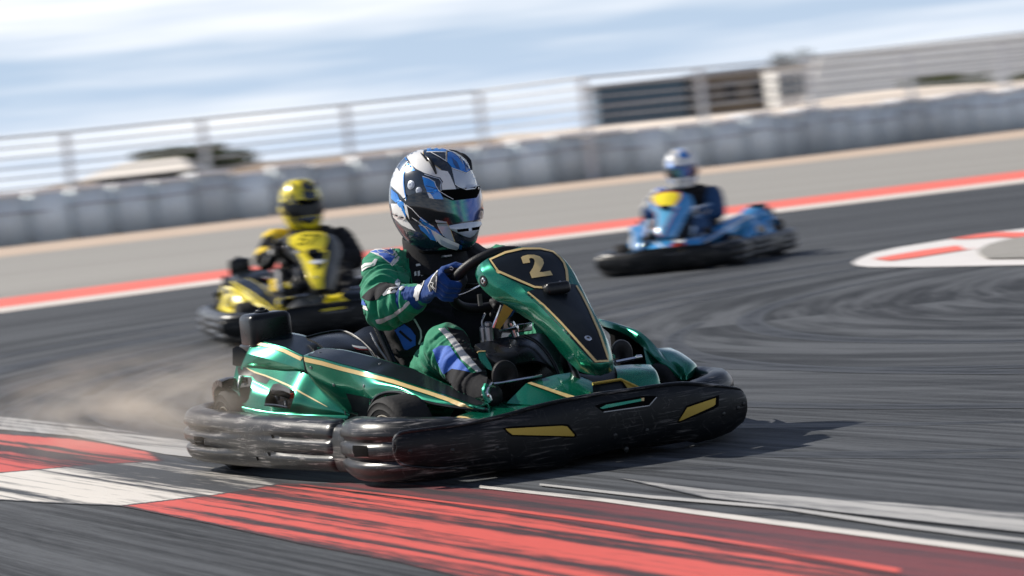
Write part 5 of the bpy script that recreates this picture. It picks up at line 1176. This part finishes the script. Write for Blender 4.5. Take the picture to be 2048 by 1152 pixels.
PP = [p for p in (on_line(x) for x in posts) if p]
for i, p in enumerate(PP):
    obj('post', *boxp((p.x, p.y, 1.70), (.20, .16, 3.36)), fence_m, fence, smooth=False)
for k, z in enumerate((3.36, 3.02, 2.70, 2.38, 2.06, 1.74, 1.42, 1.1)):
    obj('wire', *tubep([Vector((p.x, p.y - .12, z)) for p in PP], 0.024 if k else 0.036, 6, 1), wire_m, fence)
# ------------------------------------------------------------------ bank, buildings, canopies, trees beyond
def far_box(px0, px1, Y, ytop, depth, m, name, parent, z0=0.0):
    a = atY(px0, ytop, Y); b = atY(px1, ytop, Y); zt = (a.z + b.z) / 2; w_ = b.x - a.x
    return obj(name, *boxp(((a.x + b.x) / 2, Y + depth / 2, (z0 + zt) / 2), (w_, depth, zt - z0)), m, parent, smooth=False)
conc = mat('cream_render', (0.66, 0.60, 0.54), 0.8, noise_amt=0.15, nscale=0.3); glassb = mat('blue_grey_glazing', (0.05, 0.09, 0.13), 0.3, 0.2, noise_amt=0.4, nscale=0.3)
brown = mat('brown_cladding', (0.17, 0.135, 0.10), 0.8, noise_amt=0.2, nscale=0.5); greyb = mat('pale_grey_cladding', (0.86, 0.84, 0.80), 0.7, noise_amt=0.1, nscale=0.4)
darkc = mat('dark_opening', (0.03, 0.03, 0.035), 0.8); canvas = mat('cream_canvas', (0.72, 0.66, 0.58), 0.8); roofm = mat('grey_metal_roof', (0.35, 0.35, 0.36), 0.5)
leafm = mat('dusty_foliage', (0.075, 0.085, 0.04), 0.9, noise_amt=0.4, nscale=3); barkm = mat('bark', (0.10, 0.075, 0.05), 0.9, noise_amt=0.3, nscale=8)
def bank_(name, x0, x1, m, seed):
    xs = [x0 + (x1 - x0) * k / 24 for k in range(25)]
    o = obj(name, *patch([[Vector((x, 113, -.02)) for x in xs], [Vector((x, 119, 1.2 + .15 * math.sin(x * .5 + seed))) for x in xs],
        [Vector((x, 126, 2.0 + .18 * math.sin(x * .31 + seed) + .10 * math.sin(x * .9))) for x in xs], [Vector((x, 140, 2.05)) for x in xs], [Vector((x, 160, 1.0)) for x in xs]], 3, 3), m, None); o['kind'] = 'structure'
bank_('earth_bank', -70, 0.5, mat('brown_earth_bank', (0.27, 0.20, 0.145), 0.95, noise_amt=0.35, nscale=0.7), 0)
bank_('sand_bank', 0.2, 100, mat('cream_sand_bank', (0.70, 0.60, 0.50), 0.95, noise_amt=0.2, nscale=0.5), 2)
def building(name, label, px0, px1, Y, ytop, depth, wall_m, floors, bays, win_m, roof=None, parapet=True):
    e = empty(name, label, 'building'); a = atY(px0, ytop, Y); b = atY(px1, ytop, Y); zt = (a.z + b.z) / 2; W = b.x - a.x; cx_ = (a.x + b.x) / 2
    e.location = (0, 0, 0)
    obj('wall', *boxp((cx_, Y + depth / 2, zt / 2), (W, depth, zt)), wall_m, e, smooth=False)
    if parapet: obj('parapet', *boxp((cx_, Y + depth / 2, zt + .12), (W + .5, depth + .5, .24)), roof or roofm, e, smooth=False)
    for f in range(floors):
        for k_ in range(bays):
            wx = a.x + W * (k_ + .5) / bays; wz = zt * (f + .5) / floors
            wn_ = obj('window', *boxp((wx, Y - .02, wz), (W / bays * .74, .12, zt / floors * .55)), roofm, e, smooth=False)
            obj('pane', *boxp((wx, Y - .06, wz), (W / bays * .66, .10, zt / floors * .47)), win_m, wn_, smooth=False)
    return e
building('glazed_building', 'blue-grey glazed block above the barrier, right of the middle', 1188, 1372, 210, 168, 12, glassb, 1, 6, glassb)
building('brown_building', 'brown clad block joined to the right of the glazed building', 1376, 1540, 212, 146, 12, brown, 2, 3, darkc)
building('grey_building', 'pale grey flat building between the brown block and the grandstand', 1545, 1660, 205, 130, 10, greyb, 2, 4, glassb)
gs = empty('grandstand', 'long pale grandstand with stepped seating rows at the far right', 'grandstand')
xa = atY(1600, 200, 185).x; xb = atY(2300, 100, 185).x
for r_ in range(9):
    obj('seat_row', *boxp(((xa + xb) / 2 + r_ * .15, 185 + r_ * 1.1, (1.3 + r_ * .52) / 2 + 0.4), (xb - xa - r_ * .3, 1.05, 1.3 + r_ * .52)), greyb, gs, smooth=False)
for r_ in range(8):
    obj('handrail', *tubep([Vector((xa + .5, 184.6 + r_ * 1.1, 2.3 + r_ * .52)), Vector((xb - .5, 184.6 + r_ * 1.1, 2.3 + r_ * .52))], .06, 6, 1), wire_m, gs)
obj('lower_opening', *boxp((atY(1850, 190, 183).x, 184, 1.6), (16, .8, 1.7)), darkc, gs, smooth=False)
def canopy(label, px0, px1, Y, ytop, ybot):
    e = empty('tent', label, 'tent'); a = atY(px0, (ytop + ybot) / 2, Y); b = atY(px1, (ytop + ybot) / 2, Y); zt = atY((px0 + px1) / 2, ytop, Y).z; zb = atY((px0 + px1) / 2, ybot, Y).z; cx_ = (a.x + b.x) / 2; W = (b.x - a.x)
    V = [(a.x, Y, zb), (b.x, Y, zb), (b.x, Y + 6, zb), (a.x, Y + 6, zb), (a.x + W * .3, Y + 3, zt), (b.x - W * .15, Y + 3, zt)]
    obj('tent_roof', V, [(0, 1, 5, 4), (2, 3, 4, 5), (1, 2, 5), (3, 0, 4)], canvas, e, smooth=False)
    obj('tent_back', *boxp((cx_, Y + 5.9, zb / 2), (W, .1, zb)), darkc, e, smooth=False)
    for xx in (a.x, cx_, b.x):
        for yy in (Y + .1, Y + 5.8): obj('tent_pole', *boxp((xx, yy, zb / 2), (.12, .12, zb)), roofm, e, smooth=False)
canopy('low cream tent with a dark open front behind the barrier on the left', 150, 385, 118, 322, 350)
canopy('small cream canopy above the wall near the far right', 1700, 1840, 132, 203, 222)
def tree(px, Y, ytop, hgt_px, wid, label, name='tree', n=2600, seed=1):
    rnd = random.Random(seed); e = empty(name, label, 'tree'); tpz = atY(px, ytop, Y); x0 = tpz.x; H_ = tpz.z; e.location = (x0, Y, 0)
    tr = [tubep([(0, 0, 0), (.05, .02, H_ * .35), (-.05, 0, H_ * .6)], [.16, .12, .07], 8, 3)]
    for k_ in range(6):
        a = k_ * 1.1 + rnd.random(); tr.append(tubep([(0, 0, H_ * (.3 + .05 * k_)), (math.cos(a) * wid * .25, math.sin(a) * wid * .25, H_ * (.5 + .05 * k_)), (math.cos(a) * wid * .4, math.sin(a) * wid * .4, H_ * (.65 + .04 * k_))], [.07, .04, .02], 6, 2))
    obj('trunk', *joinp(*tr), barkm, e)
    cl = [(rnd.gauss(0, wid * .22), rnd.gauss(0, wid * .22), H_ * rnd.uniform(.45, .92), wid * rnd.uniform(.14, .26)) for _ in range(14)]
    V, F = [], []
    for _ in range(n):
        c = rnd.choice(cl); v = Vector((rnd.gauss(0, 1), rnd.gauss(0, 1), rnd.gauss(0, 1))).normalized() * c[3] * rnd.uniform(.5, 1.05); p = Vector(c[:3]) + v; p.z = min(p.z, H_)
        s = rnd.uniform(.06, .14); u = Vector((rnd.gauss(0, 1), rnd.gauss(0, 1), rnd.gauss(0, 1))).normalized(); w_ = u.orthogonal().normalized(); k_ = len(V)
        V += [p - u * s - w_ * s * .5, p + u * s - w_ * s * .5, p + u * s + w_ * s * .5, p - u * s + w_ * s * .5]; F.append((k_, k_ + 1, k_ + 2, k_ + 3))
    me = bpy.data.meshes.new('crown'); me.from_pydata([tuple(v) for v in V], [], F); me.materials.append(leafm); o = bpy.data.objects.new('crown', me); col.objects.link(o); o.parent = e
tree(372, 125, 297, 60, 4.5, 'round dusty green tree just right of the cream tent', seed=3)
tree(430, 128, 306, 60, 4.0, 'smaller dusty green tree standing right of the round one', seed=4, n=1800)
tree(275, 126, 338, 60, 3.6, 'low dark tree half hidden behind the cream tent', seed=6, n=1600)
tree(1575, 230, 100, 60, 5.0, 'tree top rising above the roofs right of the brown building', seed=5, n=1800)
tree(1885, 150, 152, 60, 4.6, 'dark green bush-like tree in front of the grandstand at the far right', seed=8, n=2600)
tree(2035, 140, 148, 60, 4.0, 'dark green tree at the right edge of the view', seed=9, n=2200)
# ------------------------------------------------------------------ dust thrown up behind the rear wheel
dm = bpy.data.materials.new('dust_haze'); dm.use_nodes = True; nt = dm.node_tree; nt.nodes.clear(); K = nt.links.new
out = nt.nodes.new('ShaderNodeOutputMaterial'); pv = nt.nodes.new('ShaderNodeVolumePrincipled'); pv.inputs['Color'].default_value = (0.90, 0.79, 0.66, 1); pv.inputs['Anisotropy'].default_value = 0.2
t = nt.nodes.new('ShaderNodeTexCoord'); n1 = nt.nodes.new('ShaderNodeTexNoise'); n1.inputs['Scale'].default_value = 4.5; n1.inputs['Detail'].default_value = 4
mpn = nt.nodes.new('ShaderNodeMapping'); mpn.inputs['Scale'].default_value = (0.4, 1.3, 2.8); K(t.outputs['Object'], mpn.inputs[0]); K(mpn.outputs[0], n1.inputs['Vector'])
gr_ = nt.nodes.new('ShaderNodeVectorMath'); gr_.operation = 'LENGTH'; mp2 = nt.nodes.new('ShaderNodeMapping'); mp2.inputs['Scale'].default_value = (1.0 / 1.1, 1.0 / 0.62, 1.0 / 0.20); K(t.outputs['Object'], mp2.inputs[0]); K(mp2.outputs[0], gr_.inputs[0])
fr_ = nt.nodes.new('ShaderNodeMapRange'); fr_.inputs[1].default_value = 1.0; fr_.inputs[2].default_value = 0.1; K(gr_.outputs['Value'], fr_.inputs[0])
nr_ = nt.nodes.new('ShaderNodeMapRange'); nr_.inputs[1].default_value = 0.38; nr_.inputs[2].default_value = 0.70; K(n1.outputs[0], nr_.inputs[0])
m1 = nt.nodes.new('ShaderNodeMath'); m1.operation = 'MULTIPLY'; K(fr_.outputs[0], m1.inputs[0]); K(nr_.outputs[0], m1.inputs[1])
m2 = nt.nodes.new('ShaderNodeMath'); m2.operation = 'MULTIPLY'; m2.inputs[1].default_value = 1.25; K(m1.outputs[0], m2.inputs[0]); K(m2.outputs[0], pv.inputs['Density']); K(pv.outputs[0], out.inputs['Volume'])
dust = obj('dust_cloud', *boxp((0, 0, 0), (2.2, 1.24, 0.44)), dm, None, smooth=False); dust['kind'] = 'stuff'
dp = KO + KF * -0.86 + KL * -0.82; dust.location = (dp.x, dp.y, 0.236); dust.rotation_euler = (0, 0, HEAD)
